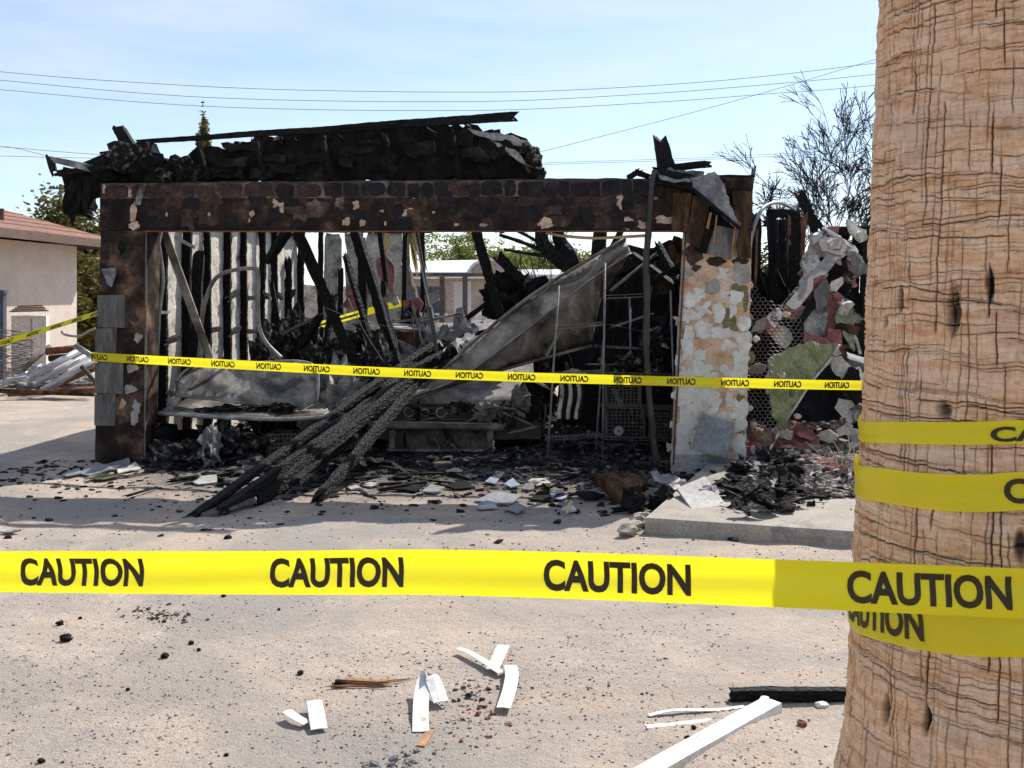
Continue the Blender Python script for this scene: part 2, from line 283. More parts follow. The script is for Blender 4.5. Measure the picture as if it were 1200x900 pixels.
# ------------------------------------------------------------------ ground
def gz(x, y):
    return .022*mnoise.noise(Vector((x*.55, y*.55, 3)))+.014*mnoise.noise(Vector((x*1.9, y*1.9, 7)))+.011*mnoise.noise(Vector((x*4.2, y*4.2, 1)))+.005*mnoise.noise(Vector((x*11, y*11, 4)))
def axis(lo, hi, step, far_lo, far_hi):
    a = list(np.arange(lo, hi+1e-6, step)); s_ = step
    while a[-1] < far_hi: s_ *= 1.35; a.append(a[-1]+s_)
    s_ = step; b = []; c = lo
    while c > far_lo: s_ *= 1.35; c -= s_; b.append(c)
    return b[::-1]+a
def make_ground():
    xs = axis(-6, 5, .05, -900, 900); ys = axis(2.4, 11, .05, -60, 2200); v = []; f = []; nx = len(xs)
    for y in ys:
        for x in xs:
            v.append((x, y, gz(x, y) if -8 < x < 8 and 0 < y < 15 else .02*mnoise.noise(Vector((x*.55, y*.55, 3)))))
    for j in range(len(ys)-1):
        for i in range(nx-1): f.append((j*nx+i, j*nx+i+1, (j+1)*nx+i+1, (j+1)*nx+i))
    m = bpy.data.materials.new('sandy_ground'); m.use_nodes = True; t = m.node_tree; N = t.nodes; L = t.links.new; b = N['Principled BSDF']
    geo = N.new('ShaderNodeNewGeometry'); pos = geo.outputs['Position']
    def noise(sc, det=6, ro=.6, vec=pos, dist=0):
        n = N.new('ShaderNodeTexNoise'); n.inputs['Scale'].default_value = sc; n.inputs['Detail'].default_value = det; n.inputs['Roughness'].default_value = ro; n.inputs['Distortion'].default_value = dist; L(vec, n.inputs['Vector']); return n.outputs['Fac']
    def rng(x, a, b_, c=0, d=1):
        r = N.new('ShaderNodeMapRange'); r.inputs['From Min'].default_value = a; r.inputs['From Max'].default_value = b_; r.inputs['To Min'].default_value = c; r.inputs['To Max'].default_value = d; L(x, r.inputs['Value']); return r.outputs['Result']
    def mix(fac, a, c, mode='MIX'):
        q = N.new('ShaderNodeMixRGB'); q.blend_type = mode
        for s_, val in (('Fac', fac), ('Color1', a), ('Color2', c)):
            if isinstance(val, tuple): q.inputs[s_].default_value = (*val, 1)
            elif isinstance(val, (int, float)): q.inputs[s_].default_value = val
            else: L(val, q.inputs[s_])
        return q.outputs['Color']
    def math_(op, a, c):
        q = N.new('ShaderNodeMath'); q.operation = op
        for i, val in enumerate((a, c)):
            if isinstance(val, (int, float)): q.inputs[i].default_value = val
            else: L(val, q.inputs[i])
        return q.outputs[0]
    sand = mix(rng(noise(1.1, 7, .65), .35, .68), (.52, .41, .32), (.44, .375, .315))
    sand = mix(rng(noise(.6, 8, .72, dist=.8), .46, .60, 0, .85), sand, (.345, .312, .28))
    sand = mix(rng(noise(3.2, 8, .7), .52, .70, 0, .7), sand, (.61, .49, .395))
    sand = mix(rng(noise(26, 5, .7), .50, .75, 0, .6), sand, (.31, .265, .235))
    sand = mix(rng(noise(70, 3, .6), .55, .72, 0, .65), sand, (.24, .21, .195))
    sand = mix(rng(noise(55, 3, .5), .30, .40, .6, 0), sand, (.58, .50, .44))
    tk = N.new('ShaderNodeMapping'); tk.inputs['Scale'].default_value = (.22, 2.4, 1); tk.inputs['Rotation'].default_value = (0, 0, .12); L(pos, tk.inputs['Vector'])
    sand = mix(rng(noise(1.0, 7, .68, vec=tk.outputs['Vector'], dist=.5), .50, .66, 0, .6), sand, (.35, .295, .25))
    sand = mix(rng(noise(.33, 7, .7, dist=1.2), .48, .58, 0, .7), sand, (.30, .275, .25))
    sand = mix(rng(noise(140, 3, .6), .56, .70, 0, .6), sand, (.20, .175, .155))
    # char grit: small dark cells, thicker in some places
    vo = N.new('ShaderNodeTexVoronoi'); vo.inputs['Scale'].default_value = 70; L(pos, vo.inputs['Vector'])
    gr = math_('MULTIPLY', rng(vo.outputs['Distance'], .13, .20, 1, 0), rng(noise(1.6, 6, .7), .38, .55))
    sand = mix(math_('MULTIPLY', gr, .35), sand, (.06, .055, .052))
    # burnt apron along the garage front, its floor and the yard behind
    sp = N.new('ShaderNodeVectorMath'); sp.operation = 'SUBTRACT'; sp.inputs[1].default_value = A; L(pos, sp.inputs[0])
    du = N.new('ShaderNodeVectorMath'); du.operation = 'DOT_PRODUCT'; du.inputs[1].default_value = EU; L(sp.outputs[0], du.inputs[0])
    dv = N.new('ShaderNodeVectorMath'); dv.operation = 'DOT_PRODUCT'; dv.inputs[1].default_value = EV; L(sp.outputs[0], dv.inputs[0])
    wob = math_('MULTIPLY', math_('SUBTRACT', noise(1.3, 8, .7), .5), 2.6)
    vv = math_('ADD', dv.outputs['Value'], wob); uu = math_('ADD', du.outputs['Value'], math_('MULTIPLY', wob, .7))
    apron = math_('MULTIPLY', math_('MULTIPLY', rng(vv, -1.9, -.5), rng(uu, .2, 1.4)), rng(vv, 7, 6.2))
    apron2 = math_('MULTIPLY', apron, rng(noise(5, 8, .75), .30, .52, .35, 1))
    sand = mix(math_('MULTIPLY', apron2, .93), sand, (.04, .037, .037))
    L(sand, b.inputs['Base Color']); b.inputs['Roughness'].default_value = .95; b.inputs['Specular IOR Level'].default_value = .1
    bp = N.new('ShaderNodeBump'); bp.inputs['Strength'].default_value = .9; bp.inputs['Distance'].default_value = .018
    L(math_('ADD', noise(22, 8, .75), math_('MULTIPLY', noise(110, 3, .6), .45)), bp.inputs['Height']); L(bp.outputs['Normal'], b.inputs['Normal'])
    me = bpy.data.meshes.new('ground'); me.from_pydata(v, [], f); me.materials.append(m); me.polygons.foreach_set('use_smooth', [True]*len(me.polygons))
    o = bpy.data.objects.new('ground', me); COL.objects.link(o); kind(o, 'structure')
make_ground()

def grit(name, n, region, smin, smax, m, seed, flat=.6):
    """uncounted pebbles / fragments as little real solids"""
    rnd = random.Random(seed); mb = MB(); OC = [(-.8,-.8,-.8),(.8,-.8,-.8),(.8,.8,-.8),(-.8,.8,-.8),(-.6,-.6,.8),(.6,-.6,.8),(.6,.6,.8),(-.6,.6,.8)]; OF = [(3,2,1,0),(4,5,6,7),(0,1,5,4),(1,2,6,5),(2,3,7,6),(3,0,4,7)]
    V = []; FC = []
    k = 0
    while k < n:
        p = region(rnd)
        if p is None: continue
        s_ = smin+(smax-smin)*rnd.random()**(5 if smax < .02 else 3); a = rnd.uniform(0, 6.28); ca, sa = math.cos(a), math.sin(a); sx = s_*rnd.uniform(.6, 1.5); sy = s_*rnd.uniform(.5, 1.1); sz = s_*flat*rnd.uniform(.5, 1.1)
        o = len(V); tx = rnd.uniform(-.6, .6); ty = rnd.uniform(-.6, .6)
        for (x, y, z) in OC:
            x = x*sx+rnd.uniform(-.3, .3)*s_; y = y*sy+rnd.uniform(-.3, .3)*s_; V.append((p[0]+x*ca-y*sa, p[1]+x*sa+y*ca, p[2]+(z+rnd.uniform(-.3, .3)+tx*x/s_+ty*y/s_)*sz+sz*.35))
        FC += [tuple(i+o for i in f) for f in OF]; k += 1
    return mesh_obj(name, V, FC, m)
def front_field(r):
    py = 640+270*r.random(); px = r.uniform(-40, 1240); p = GD(px, py)
    if mnoise.noise(Vector((p.x*1.3, p.y*1.3, 5))) < r.uniform(-.6, .25): return None
    return (p.x, p.y, gz(p.x, p.y))
def mid_field(r):
    py = 520+150*r.random(); px = r.uniform(-40, 1000); p = GD(px, py); return (p.x, p.y, gz(p.x, p.y))
def apron_field(r):
    u = r.uniform(-.6, 6.8); v = -2.0*abs(r.gauss(0, .42))+.15
    if u < 1.2 and r.random() < .5: return None
    p = G(u, v, 0); return (p.x, p.y, gz(p.x, p.y))
def floor_field(r):
    p = G(r.uniform(.2, 5.7), r.uniform(0, 5.8), 0); return (p.x, p.y, gz(p.x, p.y)+.02*r.random())
M['pebble'] = mat('dark_grit', [(.3,(.03,.028,.028)),(.55,(.10,.09,.085)),(.75,(.22,.195,.175))], 3, 4, .9, .2, 60, .1)
M['sandpebble'] = mat('sand_coloured_gravel', [(.3,(.26,.21,.175)),(.6,(.42,.35,.30)),(.8,(.55,.48,.42))], 3, 4, .95, .2, 60, .1)
for nm, n, reg, a, b_, mm, lab, cat in (
        ('char_grit', 7000, front_field, .0012, .0065, 'pebble', 'fine black char grit scattered over the sandy yard', 'grit'),
        ('sand_gravel', 11000, front_field, .0016, .008, 'sandpebble', 'fine sand-coloured gravel strewn over the yard', 'gravel'),
        ('driveway_grit', 4200, mid_field, .002, .010, 'pebble', 'dark grit spread on the driveway before the burnt garage', 'grit'),
        ('burnt_debris', 4200, apron_field, .006, .045, 'bits', 'layer of black and ashen burnt fragments along the garage front', 'debris'),
        ('floor_debris', 5000, floor_field, .012, .09, 'bits', 'charred rubble covering the floor inside the garage', 'debris')):
    tag(kind(grit(nm, n, reg, a, b_, M[mm], hash(n) % 99, .55 if 'debris' not in nm else .35), 'stuff'), lab, cat)

# ------------------------------------------------------------------ concrete slab by the right pillar
def slab():
    z = .095; f0 = GD(756, 607, z); f1 = GD(1000, 623, z); d = (f1-f0).normalized(); f1 = f0+d*4.2; bk = Vector((-d.y, d.x, 0))*3.4+Vector((.25,0,0))
    bm = bmesh.new(); pts = [f0, f1, f1+bk, f0+bk]
    n = 60; mb = MB(); top = []
    for i in range(n+1):
        q = f0.lerp(f1, i/n); j = .006*mnoise.noise(q*5)+.004*mnoise.noise(q*21); top.append(q+Vector((0, j, 0)))
    o = len(mb.v)
    for i, q in enumerate(top):
        b0 = q-bk.normalized()*-.012
        mb.v += [Vector((q.x, q.y+.004, -.08)), Vector((q.x, q.y, z-.014)), Vector((b0.x, b0.y, z)), Vector((q.x, q.y, z))+bk]
    for i in range(n):
        for k in range(3): mb.f.append((i*4+k, (i+1)*4+k, (i+1)*4+k+1, i*4+k+1))
    mb.f.append((0, 1, 2, 3)); mb.f.append((n*4+3, n*4+2, n*4+1, n*4))
    kind(mb.build('concrete_slab', M['concrete']), 'structure')
slab()

# ------------------------------------------------------------------ burnt garage
gar = empty('burnt_garage', G(GL/2, 3, 0)); tag(gar, 'burnt-out double garage with peeling scorched stucco and charred collapsed roof', 'garage')
BK = EV*.28
def face_prism(name, px, m, thick=.28, off=0.0, parent=gar):
    return MB().prism([F(x, y, off) for x, y in px], EV*thick).build(name, m, parent)
def pillar(name, px, m, parent=gar, thick=.28):
    """stucco pier with slightly worn edges"""
    (x0, y0), (x1, y1), (x2, y2), (x3, y3) = px; n = 30; mb = MB(); tl, tr, br, bl = [F(*q) for q in px]; cols = 5
    for i in range(n+1):
        a = i/n; l = tl.lerp(bl, a); r = tr.lerp(br, a)
        l = l+EU*.007*mnoise.noise(l*9); r = r+EU*.007*mnoise.noise(r*9+Vector((5,5,5)))
        ring = [l+EU*.006, r-EU*.006, r+EV*.008, r+EV*thick, l+EV*thick, l+EV*.008]; mb.v += ring
    for i in range(n):
        for k in range(6): mb.f.append((i*6+k, i*6+(k+1) % 6, (i+1)*6+(k+1) % 6, (i+1)*6+k))
    mb.f.append(tuple(range(5, -1, -1))); mb.f.append(tuple(n*6+k for k in range(6)))
    return mb.build(name, m, parent)
lp = pillar('pillar', [(117.5,270.5),(172.5,270.5),(168,556),(110,556)], M['stucco_mixed']); lp['label'] = 'soot-browned left stucco pillar'
rpil = pillar('pillar', [(803,270.5),(881.5,270.5),(872.5,572),(786.5,572)], M['stucco_tan']); rpil['label'] = 'right pillar of tan stucco under peeling white paint'
def header():
    n = 70; mb = MB(); tl, tr, br, bl = F(117,213.5), F(882,207.5), F(882,270), F(117,270)
    for i in range(n+1):
        a = i/n; t = tl.lerp(tr, a); b = bl.lerp(br, a); t = t+EZ*(.008*mnoise.noise(t*7)+.004*mnoise.noise(t*23)); b = b+EZ*.003*mnoise.noise(b*9)
        mb.v += [b, b+EZ*.004-EV*.0, t-EZ*.01, t+EV*.012, t+EV*.26, b+EV*.26]
    for i in range(n):
        for k in range(6): mb.f.append((i*6+k, i*6+(k+1) % 6, (i+1)*6+(k+1) % 6, (i+1)*6+k))
    mb.f.append(tuple(range(5, -1, -1))); mb.f.append(tuple(n*6+k for k in range(6)))
    return mb.build('header_beam', M['stucco_burnt'], gar)
hd = header()
MB().prism([F(118,215,-.003), F(765,209.6,-.003), F(765,228.5,-.003), F(480,231.5,-.003), F(118,233,-.003)], EV*.01).build('render_course', M['joint'], hd)
MB().beam(F(170,271.2,-.012), F(803,271.2,-.012), .03, .012).build('lintel_edge', M['rust'], gar)
MB().beam(F(171.5,271,-.008), F(169.5,545,-.008), .014, .014).build('corner_bead', M['board'], gar)
MB().beam(F(803.5,272,-.008), F(789,545,-.008), .013, .013).build('corner_bead', M['steel_dark'], gar)

def flake(px, py, wpx, hpx, m, parent, seed, off=0.0, th=.005, sq=3.2, nzv=.16):
    """one blister or chip of paint, proud of the stucco"""
    rnd = random.Random(seed); n = 18; c = F(px, py, off); s_ = 9.1/FPX; ring = []; ring2 = []; o = rnd.uniform(0, 60)
    for i in range(n):
        a = 2*math.pi*i/n; ca, sa = math.cos(a), math.sin(a); r = (abs(ca)**sq+abs(sa)**sq)**(-1/sq); r *= 1+nzv*mnoise.noise(Vector((ca*1.3+o, sa*1.3, o)))+nzv*.6*mnoise.noise(Vector((ca*4+o, sa*4, o+4)))
        x = ca*r*wpx/2*s_; z = sa*r*hpx/2*s_; ring.append(c+EU*x+EZ*z+EV*.002); ring2.append(c+EU*x*.93+EZ*z*.93-EV*(th*(1+.6*mnoise.noise(Vector((ca, sa, o))))))
    mb = MB(); mb.add(ring+ring2+[c-EV*th*.8], [tuple((i, (i+1) % n, n+(i+1) % n, n+i)) for i in range(n)]+[(n+i, n+(i+1) % n, 2*n) for i in range(n)])
    return mb.build('paint_flake', m, parent)
R = random.Random(4)
# top row of the header
x = 122; i = 0
def top_y(x): return 213.5-6*(x-117)/765
while x < 762:
    wd = R.choice([12, 15, 17, 19, 22, 26, 30]) if x > 300 else R.choice([22, 30, 36, 40])
    if not (392 < x+wd/2 < 410 and R.random() < .5):
        m = M['flake_dark'] if x > 300 and R.random() < .85 else M['flake_brown']
        flake(x+wd/2, top_y(x)+11.5+R.uniform(-1, 1), wd*1.0, R.uniform(16, 18.5), m, hd, 100+i, off=-.004, sq=4.2, nzv=.22)
    x += wd+R.uniform(.3, 1.8); i += 1
# lower rows
for row, yy in enumerate((234, 247, 260)):
    x = 176+R.uniform(0, 14)
    while x < 770:
        wd = R.uniform(13, 27); r = R.random(); i += 1
        if 335 < x < 405 and r < .8: x += wd; continue
        if r < .55: flake(x+wd/2, yy+R.uniform(-4, 4), wd*R.uniform(.6,1.15), R.uniform(8, 19), M['flake_dark'] if R.random() < .8 else M['flake_brown'], hd, 300+i, sq=R.uniform(2,5), nzv=.75)
        elif r < .80: flake(x+wd/2, yy+R.uniform(-4, 5), wd*R.uniform(.12,.4), R.uniform(2.5, 8), M['flake_cream'] if R.random() < .7 else M['flake_grey'], hd, 300+i, th=.003, sq=2, nzv=.7)
        x += wd*R.uniform(1.0, 1.5)
for (x, y, wd, h) in ((372,243,34,20),(398,238,14,14),(352,252,18,12),(640,262,17,12),(737,262,15,15),(752,264,10,9),(780,258,24,10),(726,236,8,16),(325,240,12,12),(329,246,9,9),(405,260,9,9),(472,249,10,9),(417,241,8,10)):
    i += 1; flake(x, y, wd, h, M['joint'] if x in (372,398,352) else M['flake_cream'], hd, 600+i, th=.003, sq=2.6, nzv=.7)
# left pillar: peeled tan spots, smoked boards
for (x, y, wd, h, mk) in ((124,222,10,12,'flake_cream'),(152,226,12,12,'flake_cream'),(180,226,17,16,'flake_brown'),(199,224,18,16,'flake_brown'),(157,250,9,20,'flake_cream'),(157,265,14,10,'flake_cream'),
        (121,337,11,9,'flake_brown'),(157,317,14,11,'flake_brown'),(152,358,13,14,'flake_brown'),(156,372,13,10,'flake_brown'),(162,396,11,11,'flake_grey'),(155,432,18,10,'flake_grey'),(153,456,16,11,'flake_grey'),
        (160,477,12,16,'flake_grey'),(158,490,9,18,'flake_grey'),(144,474,8,12,'flake_cream'),(143,493,10,10,'flake_brown'),(131,326,7,5,'flake_grey'),(150,381,9,8,'flake_brown')):
    i += 1; flake(x, y, wd, h, M[mk], lp if y > 270 else hd, 700+i, th=.004, sq=2.3, nzv=.55)
for (x0, y0, x1, y1) in ((114,346,146.5,384),(111.6,385,136.5,424.5),(111.3,425,144.5,461.5),(110.8,462.3,135,499)):
    MB().prism([F(x0,y0,-.014), F(x1,y0-.6,-.014), F(x1-.5,y1,-.014), F(x0-.4,y1-.5,-.014)], EV*.02).build('siding_board', M['board'], lp)
ragged('torn_vent', [F(118,315,-.03),F(137,314,-.03),F(136,322,-.05),F(131,337,-.04),F(125,332,-.05)], .006, M['flashing'], lp, .03, .012, 9, .006, 3)
lump('burn_hole', F(143,290,.0), (.075,.03,.14), M['soot'], lp, 2, .3, 3, 5)
# right pillar: surviving white paint
RP = [(806,319,10,10),(868,321,19,21),(847,321,13,12),(834,337,14,14),(848,345,9,8),(862,349,13,14),(820,345,12,14),(808,352,12,17),(804,372,14,14),(824,363,15,14),(841,366,12,20),(858,365,8,11),(871,379,11,14),
      (824,387,16,15),(806,390,10,16),(845,391,22,11),(868,395,15,11),(806,411,12,20),(852,405,15,11),(870,409,12,17),(866,425,16,22),(820,432,20,15),(848,434,10,12),(812,461,32,18),(836,440,9,8),(856,454,8,7),
      (868,458,9,7),(853,468,8,15),(865,477,14,17),(835,477,12,14),(803,487,14,30),(821,471,16,20),(812,494,9,10),(799,515,15,28),(858,520,18,18),(848,490,14,11),(866,498,13,14),(820,520,16,22),(796,450,9,20),(838,452,8,6)]
for (x, y, wd, h) in RP:
    i += 1; x += (575-y)/575*-3+2; flake(x, y, wd*1.22, h*1.2, M['flake_grey'] if y < 375 and R.random() < .35 or y > 520 and R.random() < .4 else M['flake_white'], rpil, 800+i, th=.004, sq=R.uniform(2.2, 7), nzv=R.uniform(.4, .9))
for (x, y, wd, h) in ((865,342,22,20),(855,377,20,24),(874,352,6,30),(848,372,10,12),(869,505,9,10),(868,468,10,12)):
    i += 1; flake(x, y, wd, h, M['moss'], rpil, 900+i, th=.0015, sq=2.2, nzv=.5)
MB().prism([F(787,532,-.012), F(829,533,-.012), F(828,553,-.012), F(786,552,-.012)], EV*.02).build('base_tile', M['whitetile'], rpil)
MB().prism([F(830,534,-.013), F(872,540,-.013), F(872,566,-.013), F(829,556,-.013)], EV*.02).build('base_tile', M['greytile'], rpil)
for (x, y, wd, h) in ((805,500,20,60),(820,415,16,12),(806,440,14,22),(800,536-6,20,14),(860,440,24,14),(845,520,24,14),(866,485,14,12),(832,505,10,14),(815,478,18,12),(800,470,12,14),(836,465,10,10),(870,445,8,12),(870,520,8,30),(795,425,8,14)):
    i += 1; flake(x, y, wd, h, M['flake_white'], rpil, 1200+i, th=.0034, sq=R.uniform(2.4, 7), nzv=.8)
for (x, y, wd, h) in ((812,298,22,22),(838,306,24,10),(868,306,20,10),(816,314,12,8)):
    i += 1; flake(x, y, wd, h, M['flake_brown'], rpil, 1300+i, th=.002, sq=2.2, nzv=.5)
for k in range(26):
    x = R.uniform(796, 872); y = R.uniform(318, 525); i += 1; flake(x-(y-318)/20, y, R.uniform(4, 14), R.uniform(4, 12), M[R.choice(['flake_cream','flake_cream','flake_grey','moss'])], rpil, 1500+i, th=.0012, sq=R.uniform(2,6), nzv=.9)
# scorched boards hanging over the head of the right pillar
for k, (pts, mk, off) in enumerate(((((800,224),(880,222),(880,262),(800,258)),'soot',-.02), (((789,226),(811,226),(806,273),(787,271)),'brownboard',-.035), (((813,229),(833,233),(820,291),(804,283)),'brownboard',-.06), (((858,224),(881.5,224),(880,303),(864,301)),'brownboard',-.04),
        (((823,254),(838,257),(828,298),(813,294)),'soot',-.045), (((838,264),(866,270),(857,304),(828,297)),'board',-.075), (((846,236),(862,240),(852,275),(840,272)),'soot',-.055))):
    ragged('scorched_board', [F(a, b, off-.02*(b-250)/50) for a, b in pts], .016, M[mk], gar, .07, .003, 5, .004, 40+k)
for a, b in (((840,252),(836,285)),((862,262),(857,300)),((833,249),(829,268))): MB().beam(F(*a,-.11), F(*b,-.10), .012, .02).build('lath', M['rawwood'], gar)

# left wall: studs with plaster strips between, back wall behind
R = random.Random(11)
sv = .55; ks = 0
while sv < 6.0:
    top = 2.5 if R.random() < .8 else R.uniform(1.5, 2.2)
    timber('stud', G(.125, sv, -.03), G(.125+R.uniform(-.012,.02), sv+R.uniform(-.03,.03), top), .10, .055, M['char'], gar, 20+ks, .3, (1, R.uniform(.75, 1)), (.0, .06), up=EV); 
    v0, v1 = sv-.02, sv+.575; n = 9; pts = [G(.075, v0, 0)]; pts += [G(.075, v1, 0), G(.075, v1, 2.48), G(.075, v0, 2.48)]
    if v1 < 6.0:
        ragged('wall_panel', pts, .03, M['plaster'], gar, .10, .014, 6, .004, 60+ks, back=-EU)
        for zz in (.55, 1.12, 1.55):
            if R.random() < .7: timber('blocking', G(.15, v0-.02, zz+R.uniform(-.05,.05)), G(.15, v0+R.uniform(.2,.5), zz+R.uniform(-.05,.05)), .05, .06, M['char'], gar, 90+ks, .2)
    sv += .60; ks += 1
timber('top_plate', G(.14, .3, 2.52), G(.14, 5.9, 2.5), .1, .09, M['char'], gar, 7, .2)
for k, u in enumerate((.40, .72, 1.04, 1.36, 1.68, 1.98)):
    timber('stud', G(u, 6.05, -.03), G(u+R.uniform(-.03,.03), 6.05, (2.5, 1.9, 2.5, 2.2, 2.45, 2.5)[k]), .085, .1, M['char'], gar, 140+k, .2, (1, .8), (0, .08))
    if k < 4:
        z0 = (0, .7, 1.15, .95)[k]
        ragged('wall_panel', [G(u+.06, 6.1, z0), G(u+.28, 6.1, z0+R.uniform(-.1,.1)), G(u+.28, 6.1, 2.5), G(u+.06, 6.1, 2.5)], .03, M['plaster'], gar, .1, .012, 6, .03, 160+k)
timber('top_plate', G(.1, 6.05, 2.54), G(2.1, 6.05, 2.52), .09, .08, M['char'], gar, 8, .2)
# charred right wall; dark slab added behind the shelves as a black, light-blocking backdrop
ragged('side_wall', [G(5.78, .32, 0), G(5.78, 6.1, 0), G(5.78, 6.1, 1.7), G(5.78, 4.2, 2.3), G(5.78, .32, 2.5)], .06, M['soot'], gar, .2, .05, 3, .04, 5, back=EU)
ragged('shade_backdrop', [P(655,470,12.2), P(655,400,12.3), P(690,330,12.0), P(735,290,11.4), P(800,282,10.9), P(815,540,10.6), P(650,528,11.2)], .06, M['soot'], gar, .16, .12, 2.5, .05, 6)
for k, (a, b, Ya, Yb, wd) in enumerate((((742,300),(800,345),10.6,10.2,.09), ((770,285),(795,330),10.2,10.0,.07), ((700,330),(770,300),11.3,10.6,.08), ((800,300),(770,420),10.1,10.3,.04), ((720,380),(795,372),11,10.3,.06), ((760,330),(798,310),10.1,10.0,.05))):
    timber('fallen_rafter', P(*a, Ya), P(*b, Yb), wd, wd*.8, M['char'], gar, 300+k)
for k, pts in enumerate((((782,292),(797,318),(800,305),(787,284)), ((745,318),(775,345),(798,338),(770,322)), ((790,275),(818,290),(800,302),(786,288)))):
    ragged('curled_panel', [P(a, b, 10.0+.2*k) for a, b in pts], .012, M['brownboard'], gar, .05, .05, 4, .01, 320+k)

# roof wreck lying along the header
roof = ragged('roof_deck', [F(206,213,.16), F(210,188,.2), F(222,178,.22), F(240,172,.24), F(262,176,.24), F(285,169,.25), F(300,160,.26), F(400,150,.27), F(480,144,.28), F(543,147,.28), F(606,158,.26), F(624,168,.24), F(626,185,.22), F(632,196,.2), F(633,210,.16)], .07, M['roofchar'], gar, .06, .07, 5, .03, 12)
for k, (x0, x1) in enumerate(((233,243),(300,312),(378,389),(452,462),(530,539))):
    timber('rafter', F(x0, 172-.06*(x0-230), .14), F(x1, 210, .07), .035, .05, M['soot'], roof, 30+k, .3)
R_ = random.Random(3)
for k in range(26):
    x_ = R_.uniform(225, 600); t0 = 168-.05*(x_-225); y_ = R_.uniform(t0+4, 205); w1 = R_.uniform(14, 46); h1 = R_.uniform(6, 22); o_ = R_.uniform(.06, .13)
    ragged('roof_layer', [F(x_-w1*R_.uniform(.3,.6), y_-h1*R_.uniform(.2,.5), o_+.03), F(x_+w1*R_.uniform(.3,.6), y_-h1*R_.uniform(.2,.6), o_), F(x_+w1*R_.uniform(.3,.7), min(y_+h1*R_.uniform(.2,.6), 210), o_-.02), F(x_-w1*R_.uniform(.3,.6), min(y_+h1*R_.uniform(.2,.6), 210), o_)], .012, M['roofchar'], roof, .045, .035, 8, .018, 5300+k)
for k in range(16):
    x_ = R_.uniform(262, 600); y_ = 166-.062*(x_-230)+R_.uniform(-4, 3); timber('splinter', F(x_, y_+6, R_.uniform(.1,.3)), F(x_+R_.uniform(-22,22), y_+R_.uniform(-5,3), R_.uniform(.1,.3)), R_.uniform(.015,.04), R_.uniform(.012,.03), M['char'], roof, 5400+k, .35, (1,.4), (.04,.08))
timber('fascia_board', F(160,166.5,.12), F(604,136.5,.12), .05, .072, M['char'], gar, 31, .16, (.55, 1.15), (.1, .06), up=EZ, step=.03)
timber('splinter', F(395,149,.10), F(470,144,.10), .04, .03, M['char'], gar, 33)
ragged('burnt_shingle_edge', [F(548,150,.1), F(600,159,.08), F(618,166,.06), F(628,178,.06), F(612,172,.08), F(560,160,.1)], .02, M['flashing'], gar, .06, .02, 5, .012, 34)
ragged('torn_felt', [F(572,163,.06), F(608,178,.05), F(622,196,.04), F(612,190,.05), F(590,176,.06)], .01, M['ash'], gar, .05, .03, 6, .012, 35)
for k, (x, y, a, b) in enumerate(((624,188,.17,.24),(630,203,.14,.14),(615,176,.10,.12))): lump('charred_clump', F(x, y, .12), (a, .2, b), M['bits'], gar, 3, .5, 3, 40+k)
# left eave: hanging char
eave = ragged('burnt_eave', [F(118,216,.0), F(98,232,-.05), F(96,258,-.06), F(88,247,-.06), F(78,253,-.08), F(86,220,-.08), F(80,206,-.1), F(64,204,-.12), F(92,196,-.1), F(125,186,-.05), F(140,172,0), F(170,168,.05), F(186,182,.1), F(205,200,.12), F(205,214,.12)], .22, M['soot'], gar, .05, .14, 5.5, .04, 51, back=EV)
R_ = random.Random(8)
for k in range(9):
    x_ = R_.uniform(80, 114); y_ = R_.uniform(210, 236); timber('charred_shred', F(x_, y_, -.08), F(x_+R_.uniform(-5,4), y_+R_.uniform(16,26), -.08), R_.uniform(.03,.08), .03, M['soot'], gar, 5100+k, .4, (1,.5), (.05,.06))
timber('rafter_tail', F(103,196,-.12), F(58,186,-.12), .05, .06, M['ash'], gar, 52, .12, (1.1, .8))
timber('rafter_tail', F(59,186,-.12), F(63,202,-.12), .05, .05, M['char'], gar, 53)
timber('rafter_tail', F(66,203,-.14), F(130,196,-.05), .06, .05, M['char'], gar, 54)
timber('rafter_stub', F(139,150,-.02), F(170,199,-.02), .07, .1, M['char'], gar, 55, .15, (1, 1.2), (.04, .05))
timber('rafter_tail', F(96,198,-.05), F(155,174,-.02), .07, .09, M['char'], gar, 56)
for k, (x, y, a, b) in enumerate(((150,185,.42,.28),(175,196,.36,.26),(120,204,.3,.2),(196,206,.24,.18),(212,200,.30,.28),(102,226,.16,.4),(228,206,.22,.16),(150,212,.35,.12))): lump('charred_clump', F(x, y, .02+.02*k), (a, .3, b), M['soot'] if k % 3 else M['bits'], gar, 3, .55, 2.6, 60+k)
ragged('hanging_strip', [F(165,214,-.06), F(171,215,-.08), F(168,228,-.03), F(164,240,-.07), F(156,241,-.02), F(161,228,-.08)], .006, M['flashing'], gar, .022, .05, 9, .008, 61)
ragged('torn_felt', [F(186,196,.02), F(205,180,.04), F(208,190,.04), F(196,202,.02)], .008, M['ash'], gar, .04, .02, 6, .01, 62)
